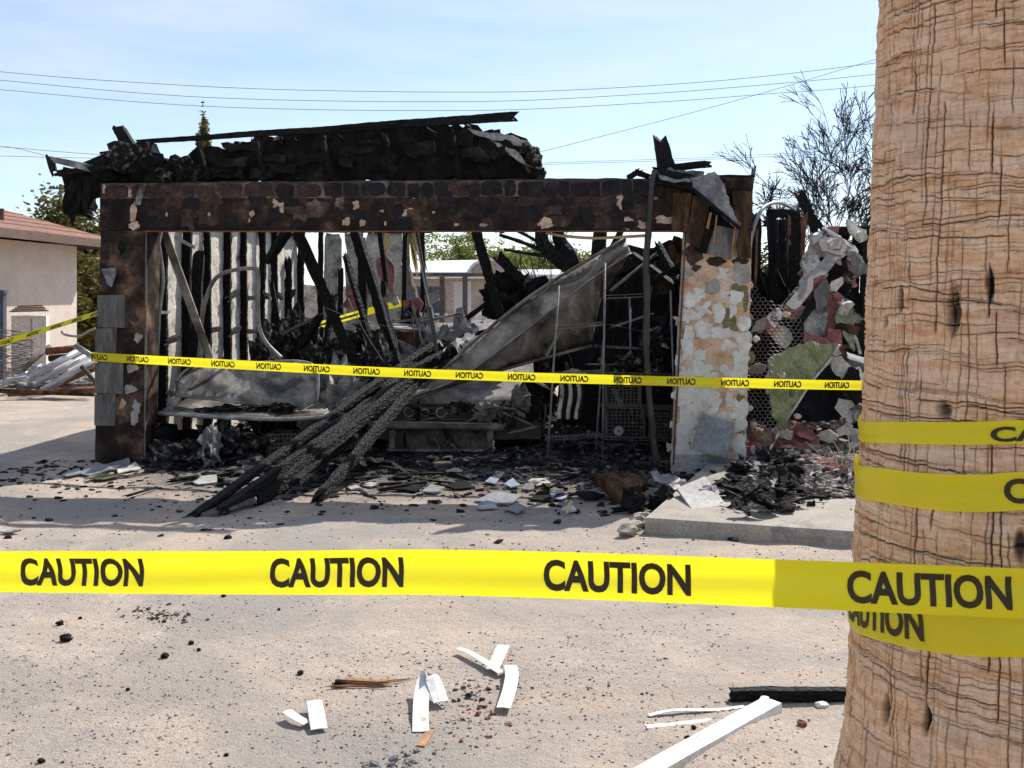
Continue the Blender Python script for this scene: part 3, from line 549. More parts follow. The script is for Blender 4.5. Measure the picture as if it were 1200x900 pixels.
# right end: broken post, beam end, crumpled flashing, hanging strip
timber('broken_post', F(781,198,.05), F(774,163,.05), .13, .12, M['char'], gar, 71, .16, (1.1, .85), (.02, .05))
timber('beam_end', F(786,197,.02), F(829,192,.02), .08, .06, M['char'], gar, 72, .2)
timber('beam_end', F(838,209,.05), F(879,209,.05), .05, .05, M['char'], gar, 73, .2)
timber('broken_post', F(879,226,.1), F(883,199,.1), .03, .04, M['board'], gar, 74, .2)
timber('splinter', F(735,209,.06), F(748,201,.06), .05, .05, M['char'], gar, 75, .2); timber('splinter', F(746,202,.06), F(762,208,.06), .05, .05, M['char'], gar, 76, .2)
timber('beam_end', F(768,206,-.02), F(812,214,-.06), .10, .14, M['soot'], gar, 77, .2)
ragged('crumpled_flashing', [F(771,201,-.08), F(780,198,-.02), F(812,199,.02), F(826,204,-.02), F(822,211,-.12), F(790,214,-.14), F(774,211,-.12)], .01, M['flashing'], gar, .028, .04, 8, .008, 78)
ragged('crumpled_flashing', [F(811,209,-.13), F(838,200,-.10), F(846,213,-.12), F(856,240,-.14), F(868,262,-.15), F(866,270,-.16), F(848,255,-.16), F(829,235,-.16), F(812,220,-.15)], .01, M['flashing'], gar, .028, .05, 5, .007, 79)
timber('flashing_edge', F(812,222,-.16), F(868,269,-.17), .03, .03, M['char'], gar, 80, .2)
pts = smooth_path([F(768,200,-.06), F(764,215,-.09), F(762,245,-.08), F(760,270,-.10), F(757,310,-.06), F(758,350,-.05), F(757,400,-.08), F(759,440,-.06), F(762,480,-.08), F(769,546,-.06)], 6)
MB().tube(pts, [.030+.007*mnoise.noise(Vector((i*.6, 0, 0))) for i in range(len(pts))], 5).build('hanging_strip', M['steel_dark'], gar, True)

# ------------------------------------------------------------------ things inside the garage
# collapsed door: a bent skin with folded rims
door = empty('collapsed_garage_door', P(520,480,9.7)); tag(door, 'bent beige sheet-metal garage door collapsed diagonally across the opening', 'garage door')
def DY(x): return 9.75+.0011*(x-390)
CR = [(740,297),(700,322),(640,368),(580,414),(530,447),(470,468),(400,489)]; ED = [(733,280),(620,350),(520,433),(498,458),(396,486)]
ragged('door_skin', [P(x, y, DY(x)+.13) for x, y in ED]+[P(x, y, DY(x)-.03) for x, y in CR[::-1]], .012, M['doorskin'], door, .07, .02, 2.5, .0, 1, True)
lo_ = ragged('door_skin', [P(x, y+.6, DY(x)-.03) for x, y in CR]+[P(x, y, DY(x)+.22) for x, y in ((396,494),(470,473),(545,447),(600,429),(655,415),(694,404),(700,372),(706,346),(724,318))], .012, M['doorskin'], door, .07, .035, 2.5, .006, 2, True)
for k, pts in enumerate((((733,279),(620,348),(519,433),(497,459),(392,488)), ((740,297),(700,322),(640,368),(580,414),(530,447),(470,468),(400,489)), ((694,405),(640,419),(560,442),(470,472),(394,495)))):
    q = smooth_path([P(x, y, DY(x)+(.12 if k == 0 else -.035 if k == 1 else .21)) for x, y in pts], 6); MB().tube(q, .017 if k != 1 else .009, 6).build('door_rim', M['doorskin'] if k != 1 else M['steel'], door, True)
for k, (a, b) in enumerate((((690,330),(640,417)), ((610,392),(560,440)))): MB().beam(P(*a, DY(a[0])-.02), P(*b, DY(b[0])+.2), .03, .012, up=(0,1,0)).build('stiffener', M['doorskin'], door)
for (x, y) in ((614,398),(640,405)): lump('burnt_hinge', P(x, y, DY(x)+.1), (.055,.03,.05), M['bits'], door, 2, .4, 3, x)
# the left half: sooty panel over a flat one
pan = empty('fallen_door_panels', P(290,500,9.9)); tag(pan, 'sooty grey door panel folded over a flat panel behind the left pillar', 'door panel')
ragged('upper_panel', [P(206,446,9.8), P(228,429,10.15), P(300,426,10.1), P(345,424,10.05), P(371,432,10.0), P(372,470,9.85), P(352,480,9.8), P(270,472,9.7), P(206,464,9.65)], .012, M['doorback'], pan, .08, .03, 2, .004, 2, True)
q = smooth_path([P(206,447,9.78), P(230,428,10.13), P(300,425,10.08), P(345,423,10.03), P(371,432,9.98), P(372,470,9.83)], 5); MB().tube(q, .014, 6).build('panel_rim', M['steel'], pan, True)
ragged('lower_panel', [P(186,483,9.62), P(260,487,9.55), P(330,489,9.55), P(388,486,9.6), P(378,470,10.2), P(300,464,10.5), P(225,464,10.4)], .03, M['doorskin'], pan, .09, .02, 2, .004, 3, True, back=Vector((0,0,-1)))
q = smooth_path([P(186,484,9.60), P(260,489,9.53), P(330,491.5,9.53), P(388,488,9.58)], 5); MB().tube(q, .022, 6).build('panel_rim', M['steel'], pan, True)
MB().beam(P(228,440,9.75), P(196,482,9.66), .06, .03, up=(0,1,0)).build('hinge_strip', M['ash'], pan)
for k, (x, y, a, b) in enumerate(((268,480,.3,.08),(300,478,.36,.10),(330,477,.26,.09),(240,481,.2,.06))): tag(lump('ash_heap', P(x, y, 9.8), (a, .24, b), M['bits'], None, 3, .6, 3.4, 80+k), 'small black ash heap lying on the flat fallen door panel', 'ash heap', 'ash heaps on the door panel')
# black tubs under the panels
def tub(x0, x1, y0, y1, Y, lab, sd):
    c = P((x0+x1)/2, y1, Y); r = (x1-x0)/2/FPX*Y; h = (y1-y0)/FPX*Y; mb = MB(); n = 20; prof = [(0,.0),(.92,0),(.95,.3),(.99,.8),(1.04,.84),(1.04,.9),(1,.93),(1,1),(.9,1),(.88,.1),(0,.08)]
    for (a, b) in prof:
        for k in range(n):
            t = 2*math.pi*k/n; d = Vector((math.cos(t), math.sin(t), 0)); mb.v.append(c+d*r*a*(1+.06*mnoise.noise(Vector((d.x*2, d.y*2, b*2+sd))))+EZ*h*b*(1+.05*mnoise.noise(d*2)))
    for i in range(len(prof)-1):
        for k in range(n): mb.f.append((i*n+k, i*n+(k+1) % n, (i+1)*n+(k+1) % n, (i+1)*n+k))
    tag(mb.build('melted_tub', M['soot'], None, True), lab, 'tub')
tub(171, 207, 498, 546, 9.75, 'blackened tub standing beside the left pillar', 3); tub(207, 233, 504, 541, 9.95, 'smaller blackened tub behind the crumpled foil heap', 8)
ch = lump('crumpled_heap', P(218,542,9.45), (.75,.45,.34), M['bits'], None, 4, .75, 2.6, 21, floor=0); tag(ch, 'crumpled black and ashen heap on the ground by the black tubs', 'debris heap')
ch = lump('crumpled_heap', P(262,532,9.6), (.62,.45,.5), M['bits'], None, 4, .8, 2.8, 22, floor=0); tag(ch, 'tall torn heap of burnt belongings below the flat door panel', 'debris heap')
ch = lump('crumpled_foil', P(247,524,9.35), (.16,.2,.36), M['ash'], None, 3, .8, 3.2, 23, floor=0); tag(ch, 'pale twisted scrap standing in the burnt heap', 'scrap')
lump_spots = [(300,552,.5,.14),(335,550,.4,.12),(375,548,.4,.14),(430,545,.5,.14),(275,556,.3,.08)]
for k, (x, y, a, b) in enumerate(lump_spots): tag(lump('rubble_heap', GD(x, y)+EZ*b*.2, (a, .35, b), M['bits'], None, 3, .7, 3, 30+k, floor=0), 'low heap of black rubble on the garage threshold', 'debris heap', 'low rubble heaps on the threshold')

def wire_grid(mb, o, du, dv, nu, nv, r=.003):
    for i in range(nu+1): a = o+du*(i/nu); mb.tube([a, a+dv], r, 4)
    for i in range(nv+1): a = o+dv*(i/nv); mb.tube([a, a+du], r, 4)
wb = empty('wire_basket', P(328,540,9.55)); tag(wb, 'small wire basket standing in the ashes under the flat panel', 'basket')
o = P(312,541,9.6); du = P(345,541,9.6)-o; dv = P(313,509,9.6)-o; dd = Vector((0,.28,0))
for nm, a, b, c in (('front_grid', o, du, dv), ('back_grid', o+dd, du, dv), ('side_grid', o, dd, dv), ('side_grid', o+du, dd, dv), ('bottom_grid', o, du, dd)):
    mb = MB(); wire_grid(mb, a, b, c, 7, 6, .0035); mb.build(nm, M['wirem'], wb)
tag(ragged('scrap_card', [P(326,505,9.8), P(344,506,9.8), P(344,516,9.8), P(325,517,9.8)], .01, M['brownboard'], None, .04, .01, 5, .005, 9), 'brown charred card poking out of the wire basket', 'scrap')

# burnt car, nose to the street
car = empty('burnt_car', P(535,532,10.9)); tag(car, 'burnt-out car shell facing the street under the collapsed door', 'car')
def carp(u, v, z):  # u across from the left side, v back from the nose
    return Vector((P(428, 531, 10.25).x+u, 10.25+v, z))
def loft(secs, name, m, smooth=True, cap=True):
    mb = MB(); n = len(secs[0])
    for s_ in secs: mb.v += s_
    for i in range(len(secs)-1):
        for k in range(n-1): mb.f.append((i*n+k, i*n+k+1, (i+1)*n+k+1, (i+1)*n+k))
    return mb.build(name, m, car, smooth)
rc = random.Random(5)
def hood_z(u, v): return .50+.36*min(v, .9)+.05*max(0, v-.9)+.03*math.sin(math.pi*u/1.76)+.035*nz3((u, v, 0), 3, 4)
loft([[carp(.06+1.64*i/24, v, hood_z(1.64*i/24, v)-(.05 if v == 0 else 0)) for i in range(25)] for v in (0, .03, .12, .25, .4, .6, .8, 1.0, 1.2)], 'hood', M['carmetal'])
loft([[carp(1.76*i/20, .03+.02*math.cos(i), z) for i in range(21)] for z in (.12, .22, .36, .44, .48)], 'nose_panel', M['steel_dark'])
for k in range(5): MB().beam(carp(.16+.01*k, -.012, .33+.028*k), carp(1.12-.04*k, -.015, .325+.028*k), .014, .010).build('grille_bar', M['steel_dark'] if k % 2 else M['carmetal'], car)
for s_, u0 in ((-1, 0.0), (1, 1.76)):
    loft([[carp(u0+s_*.03*math.sin(j*.8), v, z) for j, z in enumerate((.2, .3, .38, .44, .50+.34*min(v, .9)))] for v in (0, .2, .45, .7, 1.0, 1.4, 2.2, 3.2, 4.0)], 'fender', M['carmetal'])
ragged('crumpled_fender', [carp(1.5, -.02, .3), carp(1.72, 0, .34), carp(1.8, .06, .55), carp(1.82, .1, .74), carp(1.66, .05, .8), carp(1.55, 0, .62)], .02, M['soot'], car, .05, .08, 6, .03, 8)
loft([[carp(.1+1.56*i/10, v, z) for i in range(11)] for v, z in ((1.2, .86), (1.75, 1.15), (2.1, 1.22), (3.0, 1.2), (3.7, .85), (4.1, .8))], 'roof_shell', M['carmetal'])
q = smooth_path([carp(-.02,.22,.27), carp(-.02,.02,.275), carp(.08,-.10,.28), carp(.5,-.14,.285), carp(.95,-.13,.275), carp(1.28,-.10,.262), carp(1.36,-.05,.25)], 6); mb = MB(); mb.tube(q, [.042*(1+.18*mnoise.noise(Vector((i*.7,0,0)))) for i in range(len(q))], 8); bp_ = mb.build('bumper', M['carmetal'], car, True)
MB().tube([p+Vector((0,-.035,.03)) for p in q[6:30]], .008, 5).build('bumper_trim', M['steel'], bp_, True)
for (u, z, r) in ((.44,.40,.055),(.76,.395,.055),(.60,.395,.042),(.29,.40,.042)):
    mb = MB(); mb.tube([carp(u, -.03, z), carp(u, .06, z)], [r, r*.92], 16); h = mb.build('headlight', M['ash'], car, False)
    MB().tube([carp(u, -.034, z), carp(u, -.02, z)], [r*.7, r*.72], 14).build('lens', M['steel_dark'], h)
ragged('front_skirt', [carp(.22,-.06,.0), carp(1.28,-.06,.0), carp(1.24,-.07,.2), carp(1.1,-.05,.235), carp(.4,-.05,.225), carp(.26,-.06,.2)], .02, M['steel_dark'], car, .06, .04, 5, .02, 3)
MB().beam(carp(.24,-.115,.035), carp(1.3,-.11,.03), .03, .025).build('lower_lip', M['carmetal'], car)
for u in (.25, 1.22): ragged('valance_edge', [carp(u,-.10,.03), carp(u+.05,-.10,.03), carp(u+.07,-.11,.23), carp(u+.01,-.11,.23)], .015, M['carmetal'], car, .04, .012, 6, .006, 11)
def wheel(u, v):
    c = carp(u, v, .235); mb = MB(); n = 26; prof = [(.15,-.1),(.21,-.105),(.235,-.08),(.238,0),(.235,.08),(.21,.105),(.15,.1)]
    for (r, a) in prof:
        for k in range(n):
            t = 2*math.pi*k/n; mb.v.append(c+Vector((a, math.cos(t)*r, math.sin(t)*r)))
    for i in range(len(prof)-1):
        for k in range(n): mb.f.append((i*n+k, i*n+(k+1) % n, (i+1)*n+(k+1) % n, (i+1)*n+k))
    wv = mb.build('wheel', M['rubber'], car, True); MB().tube([c-Vector((.09,0,0)), c+Vector((.09,0,0))], .155, 20).build('rim', M['steel_dark'], wv)
for u, v in ((.12,.55),(1.62,.35),(.12,3.1),(1.62,3.1)): wheel(u, v)
rc_ = random.Random(6)
for k in range(22): p0 = carp(rc_.uniform(.1,1.7), -.06, rc_.uniform(.05,.48)); dd = Vector((rc_.gauss(0,1), rc_.gauss(0,.2), rc_.gauss(0,.5))).normalized()*rc_.uniform(.04,.16); timber('burnt_fitting', p0-dd, p0+dd, rc_.uniform(.01,.035), rc_.uniform(.01,.03), M[rc_.choice(['carmetal','steel_dark','bits','carmetal','soot'])], car, 5600+k, .3)
lump('engine_remains', carp(.95, .3, .40), (.9,.4,.2), M['bits'], car, 3, .6, 3, 3)
for k, (u, z, a, b) in enumerate(((.95,.44,.3,.12),(1.2,.40,.25,.2),(1.42,.36,.2,.25),(1.55,.52,.18,.3))): lump('melted_part', carp(u, -.03, z), (a, .14, b), M['carmetal'] if k % 2 else M['bits'], car, 3, .6, 3, 50+k)

# pile of burnt timbers sliding out of the opening
PT = [((228,607),(446,446),6.95,9.9,.075,.045),((258,604),(468,452),7.05,9.9,.065,.07),((302,592),(482,434),7.35,9.9,.06,.065),((312,588),(496,432),7.45,9.8,.075,.07),((372,589),(490,448),7.55,9.7,.07,.07),((345,566),(428,500),7.9,9.3,.07,.06),((322,574),(430,470),7.9,9.6,.06,.06),((400,480),(512,405),9.6,10.7,.11,.09),((420,470),(520,415),9.7,10.6,.10,.08),((440,470),(530,425),9.8,10.6,.09,.08)]
for k, (a, b, Ya, Yb, wd, h) in enumerate(PT):
    pa = GD(*a)+EZ*h*.35; pb = P(*b, Yb)
    if k >= 5: pa = P(*a, Ya)
    lab = ('flat-ended charred timber lowest and farthest out of the sloping pile' if k == 0 else ('checked black timber lying next above the flat-ended one in the pile', 'long ash-silvered timber in the middle of the sliding pile', 'thick checked timber on the car side of the pile middle', 'charred timber resting apart nearest the car in the sliding pile', 'short charred timber wedged under the middle of the pile', 'thin charred timber bridging the underside of the pile', 'topmost ash-silvered timber end beside the fallen door panels', 'ash-silvered timber end against the collapsed door rim', 'small timber end highest up against the collapsed door')[k-1])
    tag(timber('charred_timber', pa, pb, wd, h, M['alligator'] if k != 0 else M['char'], None, 200+k, .16, (.95, 1.05), (.09, .05), step=.028), lab, 'timber', 'charred timber pile')
R_ = random.Random(14)
for k in range(9):
    f0 = R_.uniform(0, .5); xa, ya = 250+R_.uniform(-10,110), 600-R_.uniform(0,22); pa = GD(xa, ya)+EZ*.05; pb = P(455+R_.uniform(-20,50), 455+R_.uniform(-15,20), 9.85); qa = pa.lerp(pb, f0); qb = pa.lerp(pb, min(1, f0+R_.uniform(.25,.6)))
    tag(timber('split_board', qa, qb, R_.uniform(.02,.05), R_.uniform(.012,.03), M['char'] if k % 3 else M['alligator'], None, 5700+k, .25, (1,.8), (.08,.08)), 'thin split burnt board lodged in the sliding timber pile', 'board', 'split boards in the timber pile')
tag(ragged('charred_plank', [GD(222,606)+EZ*.03, GD(240,597)+EZ*.05, GD(292,588)+EZ*.10, GD(300,594)+EZ*.06, GD(250,607)+EZ*.03], .025, M['board'], None, .06, .012, 5, .008, 5, back=Vector((0,0,-1))), 'short flat burnt plank tip beside the foot of the timber pile', 'plank')

# loose burnt rafters standing inside
RT = [((346,268),(419,432),10.4,10.6,.12,'thick charred rafter leaning inside the opening before the plaster wall'),((338,268),(314,305),10.6,10.8,.09,'short charred brace hanging below the header'),((416,268),(466,428),10.9,10.8,.11,'charred rafter leaning beside the red plaster piece'),
      ((557,268),(586,372),10.4,10.6,.085,'thin charred post leaning before the white arched carport'),((374,372),(346,418),11,11.2,.07,'stubby charred post end behind the leaning thick rafter'),((392,345),(378,425),11.4,11.2,.06,'slim upright charred stick beside the far caution tape'),((425,280),(428,400),11.8,11.8,.07,'straight charred stud standing near the far wall'),
      ((445,272),(452,330),12.4,12.4,.06,'short charred stud stub against the palm trunk'),((405,300),(440,420),11.3,11.0,.06,'thin charred rafter crossing behind the red plaster'),((318,330),(335,420),11.8,11.8,.05,'half-burnt thin stud beside the curved pipe'),((232,300),(222,470),11.6,11.0,.12,'wide sooty post inside the left corner')]
for k, (a, b, Ya, Yb, wd, lab) in enumerate(RT): tag(timber('burnt_rafter', P(*a, Ya), P(*b, Yb), wd, wd*.9, M['char'], None, 400+k, .2, (1, .9), (.05, .06)), lab, 'timber')
ps = empty('hanging_angle', P(500,411,9.95)); tag(ps, 'dark steel angle hanging from the header in mid opening', 'steel angle')
MB().beam(P(487,266,9.9), P(512,412,9.95), .035, .035, up=(0,1,0)).build('flange', M['steel_dark'], ps); MB().beam(P(484,266,9.88), P(504,360,9.92), .018, .02, up=(0,1,0)).build('web', M['steel'], ps)
# track, brace and bent pipe on the left
tr = empty('door_track', P(183,480,9.85)); tag(tr, 'bent pale steel door track upright beside the left pillar', 'door track')
q = smooth_path([P(189,270,9.9), P(186,285,9.85), P(188,300,9.84), P(191,330,9.83), P(187,365,9.83), P(184,420,9.83), P(182,484,9.83)], 6)
MB().tube(q, .022, 6).build('rail', M['steel'], tr, True); MB().tube([p+Vector((-.045,.03,0)) for p in q], .016, 5).build('rail_lip', M['steel_dark'], tr, True)
MB().beam(P(176,272,9.8), P(177,484,9.8), .055, .05, up=(0,1,0)).build('jamb', M['char'], tr)
tag(MB().beam(P(191,268,9.95), P(246,420,10.2), .075, .03, up=(0,1,0)).build('steel_brace', M['doorskin']), 'long beige steel arm leaning from header to the fallen panel', 'brace')
q = smooth_path([P(234,440,10.7), P(236,380,10.7), P(243,345,10.65), P(254,325,10.6), P(272,317,10.5), P(297,314.5,10.4), P(302,321,10.4), P(302,360,10.4), P(304,385,10.4), P(313,403,10.4), P(330,420,10.4)], 6)
tag(MB().tube(q, .022, 8).build('bent_pipe', M['steel'], None, True), 'long bent steel pipe arching above the fallen door panel', 'pipe')
for k, (a, b) in enumerate((((188,366),(198,366)),((205,278),(228,290)))): tag(MB().beam(P(*a,10.1), P(*b,10.3), .02, .03).build('bracket', M['steel']), 'small pale steel bracket by the door track', 'bracket', 'brackets by the track')

# heap, cabinet and lumps in the middle distance
tag(lump('charred_chair_remains', P(601,352,11.2), (.62,.5,.58), M['soot'], None, 4, .55, 2.2, 77), 'big shaggy black burnt mass beside the leaning door', 'burnt mass')
tag(timber('burnt_stub', P(584,300,11.0), P(614,332,11.1), .1, .1, M['char'], None, 78, .2), 'thick charred stub sticking out of the shaggy black mass', 'timber')
for k, (a, b) in enumerate((((564,340),(580,352)),((548,372),(574,352)),((560,390),(600,382)))): tag(timber('burnt_stub', P(*a, 11.3), P(*b, 11.2), .045, .05, M['char'], None, 85+k, .2), 'thin charred stick lying below the shaggy black mass', 'timber', 'thin sticks by the black mass')
cab = empty('scorched_cabinet', P(472,425,11.6)); tag(cab, 'low scorched brown cabinet half buried in ash behind the timber pile', 'cabinet')
MB().hexa([P(447,425,11.5), P(497,425,11.6), P(496,386,11.6), P(449,384,11.5)], [P(450,418,12.1), P(499,418,12.2), P(498,381,12.2), P(452,379,12.1)]).build('case', M['brownboard'], cab)
ragged('worktop', [P(444,385,11.45), P(500,387,11.55), P(503,380,12.25), P(449,378,12.15)], .03, M['ash'], cab, .08, .02, 4, .01, 4, back=Vector((0,0,-1)))
HP = [(505,400,.7,.26,11.8,'ash'),(540,395,.6,.22,12.2,'ash'),(480,376,.5,.18,12.4,'bits'),(425,405,.5,.3,11.6,'bits'),(390,418,.6,.25,11,'bits'),(520,420,.5,.16,11,'bits'),(575,402,.6,.2,12.5,'ash'),(350,400,.5,.4,11.8,'bits'),(320,405,.4,.3,11.6,'bits'),(610,392,.7,.3,12.5,'bits'),(440,430,.6,.2,10.7,'bits'),(400,440,.5,.16,10.4,'ash')]
HL = ['pale ash mound right beside the scorched cabinet', 'pale ash mound below the arched carport', 'dark rubble mound behind the cabinet worktop', 'dark rubble mound between leaning rafters and cabinet', 'dark rubble mound at the foot of the thick leaning rafter', 'low dark rubble at the top of the timber pile', 'pale ash mound below the shaggy black mass', 'tall dark rubble mound before the pale broken wall', 'dark rubble mound beside the bent pipe foot', 'dark rubble mound under the shaggy black mass', 'low dark rubble behind the timber pile top', 'low ash mound between fallen panels and timber pile']
for k, (x, y, a, b, Y, mk) in enumerate(HP):
    p = P(x, y, Y); hh = p.z+b/2; tag(lump('rubble_mound', (p.x, p.y, hh/2), (a*1.25, .7, hh*1.05), M[mk], None, 4, .5, 3, 120+k, floor=0), HL[k], 'debris heap', 'rubble mounds inside')
for k, (pts, mk, Y) in enumerate((([(516,412),(535,396),(552,400),(535,416)],'drywall',11.3),([(540,400),(560,388),(574,398),(556,408)],'ash',11.6),([(548,380),(562,364),(590,378),(572,394)],'flake_grey',12.4),([(518,398),(530,386),(545,388),(530,402)],'soot',11.4))):
    tag(ragged('broken_board', [P(a, b, Y+.25*((b-390)/-14)) for a, b in pts], .025, M[mk], None, .06, .02, 4, .012, 130+k), 'broken scorched board lying on the ash mounds', 'board', 'boards on the ash mounds')
# plaster remains round the palm
RW = [([(441,303),(452,300),(461,312),(463,322),(460,345),(455,338),(446,326),(441,315)],'redstucco',12.6,'leaning red plaster fragment beside the charred rafters'),([(405,338),(434,332),(433,344),(404,347)],'redstucco',15.4,'long red plaster strip near the far wall'),([(398,360),(408,349),(421,352),(418,364)],'redstucco',15.2,'small red patterned plaster patch below the red strip'),
      ([(455,352),(464,346),(468,355),(462,359)],'drywall',12.8,'small cream chunk above the cabinet'),([(472,352),(490,348),(496,356),(492,366),(474,366)],'redstucco',12.9,'pinkish chunk lying on the ash above the cabinet'),([(497,345),(512,340),(516,352),(500,358)],'flake_grey',12.8,'grey block standing on the ash above the cabinet')]
for k, (pts, mk, Y, lab) in enumerate(RW): tag(ragged('plaster_fragment', [P(a, b, Y) for a, b in pts], .05, M[mk], None, .06, .02, 5, .01, 140+k), lab, 'plaster')
tag(ragged('garden_wall_remains', [P(325,420,16.6), P(325,345,16.6), P(345,330,16.6), P(395,335,16.6), P(440,332,16.6), P(440,410,16.6), P(380,425,16.6)], .15, M['plaster'], None, .2, .05, 2, .05, 150), 'pale broken wall standing behind the burnt studs', 'wall')

# wire shelving at the right
sh = empty('wire_shelving', P(690,548,9.9)); tag(sh, 'tall chrome wire shelving unit standing behind the right half of the opening', 'shelving')
posts = [((655,335),(641,548),9.75),((709,308),(706,548),9.75),((707,400),(697,546),10.15),((738,348),(741,520),10.4),((786,340),(792,540),9.95)]
for a, b, Y in posts: MB().tube([P(*a, Y), P(*b, Y)], .011, 7).build('post', M['steel'], sh, True)
def shelf(x0, y0, x1, y1, Y, dp=.38):
    mb = MB(); o = P(x0, y0, Y); du = P(x1, y1, Y)-o; dv = Vector((0, dp, 0)); wire_grid(mb, o, du, dv, 16, 3, .0032)
    wire_grid(mb, o, du, Vector((0,0,.03)), 2, 1, .004); mb.build('shelf', M['wirem'], sh)
shelf(650,386,708,381,9.76); shelf(708,350,756,348,9.76); shelf(645,440,707,437,9.76); shelf(707,440,794,442,9.9); shelf(640,516,706,512,9.76); shelf(706,515,795,517,9.9); shelf(706,478,795,480,9.9)
def basket(x0, y0, x1, y1, Y, dp, lab, sd):
    e = empty('wire_crate', P((x0+x1)/2, y1, Y)); tag(e, lab, 'wire crate'); o = P(x0, y1, Y); du = P(x1, y1, Y)-o; dv = P(x0, y0, Y)-o; dd = Vector((0, dp, 0))
    for nm, a, b, c in (('front_grid', o, du, dv), ('back_grid', o+dd, du, dv), ('side_grid', o, dd, dv), ('side_grid', o+du, dd, dv)):
        mb = MB(); wire_grid(mb, a, b, c, 9, 7, .0028); mb.build(nm, M['wirem'], e)
basket(712,449,752,476,9.93,.3,'wire crate on the upper right shelf behind the hanging strip',1); basket(712,482,756,513,9.93,.3,'wire crate on the lower right shelf behind the hanging strip',2); basket(762,484,792,513,9.93,.3,'narrow wire crate beside the right pillar',3)
q = empty('striped_bundle', P(668,490,10.05)); tag(q, 'scorched white and black striped bundle on the wire shelf', 'bundle')
for k in range(6):
    pts = [P(657+5*k+2*math.sin(j), 446+j*9, 10.0+.02*math.sin(j+k)) for j in range(6)]; MB().tube(smooth_path(pts, 3), .024, 6).build('fold', M['cloth'] if k % 2 == 0 else M['soot'], q, True)
lump('cap', P(672,440,10.1), (.22,.2,.12), M['cloth'], q, 3, .4, 3, 2)
for k, (x, y, a, b) in enumerate(((660,505,.2,.12),(680,508,.24,.14),(725,440,.3,.2),(740,425,.3,.2),(755,500,.3,.2),(735,505,.26,.16),(680,535,.4,.14),(720,535,.4,.16),(760,538,.4,.14),(770,440,.25,.3),(770,400,.3,.3))):
    tag(lump('burnt_contents', P(x, y, 10.2), (a, .3, b), M['bits'], None, 3, .7, 3.4, 160+k), 'burnt goods heaped '+('on the lower shelf below the striped bundle','on the lower shelf beside the striped bundle','above the upper right wire crate','over the upper right crate near the hanging strip','between the lower right wire crates','in the lower right wire crate','on the floor under the striped bundle','on the floor under the right shelf','on the floor by the right pillar','beside the hanging strip at tape height','behind the hanging strip above the tape')[k], 'burnt goods', 'burnt goods on the shelving')
q = empty('melted_pot', P(725,512,9.95)); tag(q, 'round blackened pot lid leaning on the lower wire shelf', 'pot lid')
MB().tube([P(725,505,9.88), P(725,505,9.90)], [.045, .05], 18).build('disc', M['flashing'], q); MB().tube([P(725,505,9.84), P(725,505,9.88)], .012, 8).build('knob', M['steel_dark'], q)
tag(timber('sill_timber', P(560,546,9.55), P(790,553,9.25), .12, .1, M['char'], None, 170, .15), 'long charred sill timber lying across the foot of the shelving', 'timber')
q = smooth_path([P(640,273,9.3), P(665,277,9.25), P(700,279,9.2), P(760,276,9.1)], 6); tag(MB().tube(q, .014, 6).build('drooping_conduit', M['straw'], None, True), 'thin tan conduit drooping under the right half of the header', 'conduit')
for k, (pts, r) in enumerate((([(408,350),(425,385),(450,425)],.004),([(380,360),(420,375),(470,385),(500,386)],.003),([(645,400),(700,380),(760,390)],.003),([(570,500),(600,470),(640,450)],.004),([(480,300),(483,350),(486,400)],.003),([(655,420),(660,410),(668,418),(672,432)],.006),([(765,430),(775,395),(792,370)],.006),([(700,460),(720,440),(750,445),(790,430)],.004))):
    tag(MB().tube(smooth_path([P(a, b, 10.2+.1*k) for a, b in pts], 6), r, 5).build('loose_wire', M['wirem'], None, True), 'thin loose burnt wire dangling inside the garage', 'wire', 'loose wires inside')

R = random.Random(55)
for k in range(60):
    x = R.uniform(600, 795) if k % 3 else R.uniform(350, 520); y = R.uniform(300, 535) if k % 3 else R.uniform(370, 440); Y = R.uniform(10.1, 11.0) if k % 3 else R.uniform(10.8, 12); c = P(x, y, Y)
    if k % 3 and y < 430 and x < 720: continue
    dd = Vector((R.gauss(0,1), R.gauss(0,.5), R.gauss(0,.8))).normalized()*R.uniform(.08, .32); mk = R.choice(['char','char','brownboard','ash','board','steel','bits'])
    tag(timber('wreckage_slat', c-dd, c+dd, R.uniform(.012,.05), R.uniform(.008,.03), M[mk], None, 2000+k, .2), 'thin burnt slat jutting from the wreckage '+('behind the wire shelving' if k % 3 else 'behind the timber pile'), 'slat', 'slats '+('behind the shelving' if k % 3 else 'behind the timbers'))

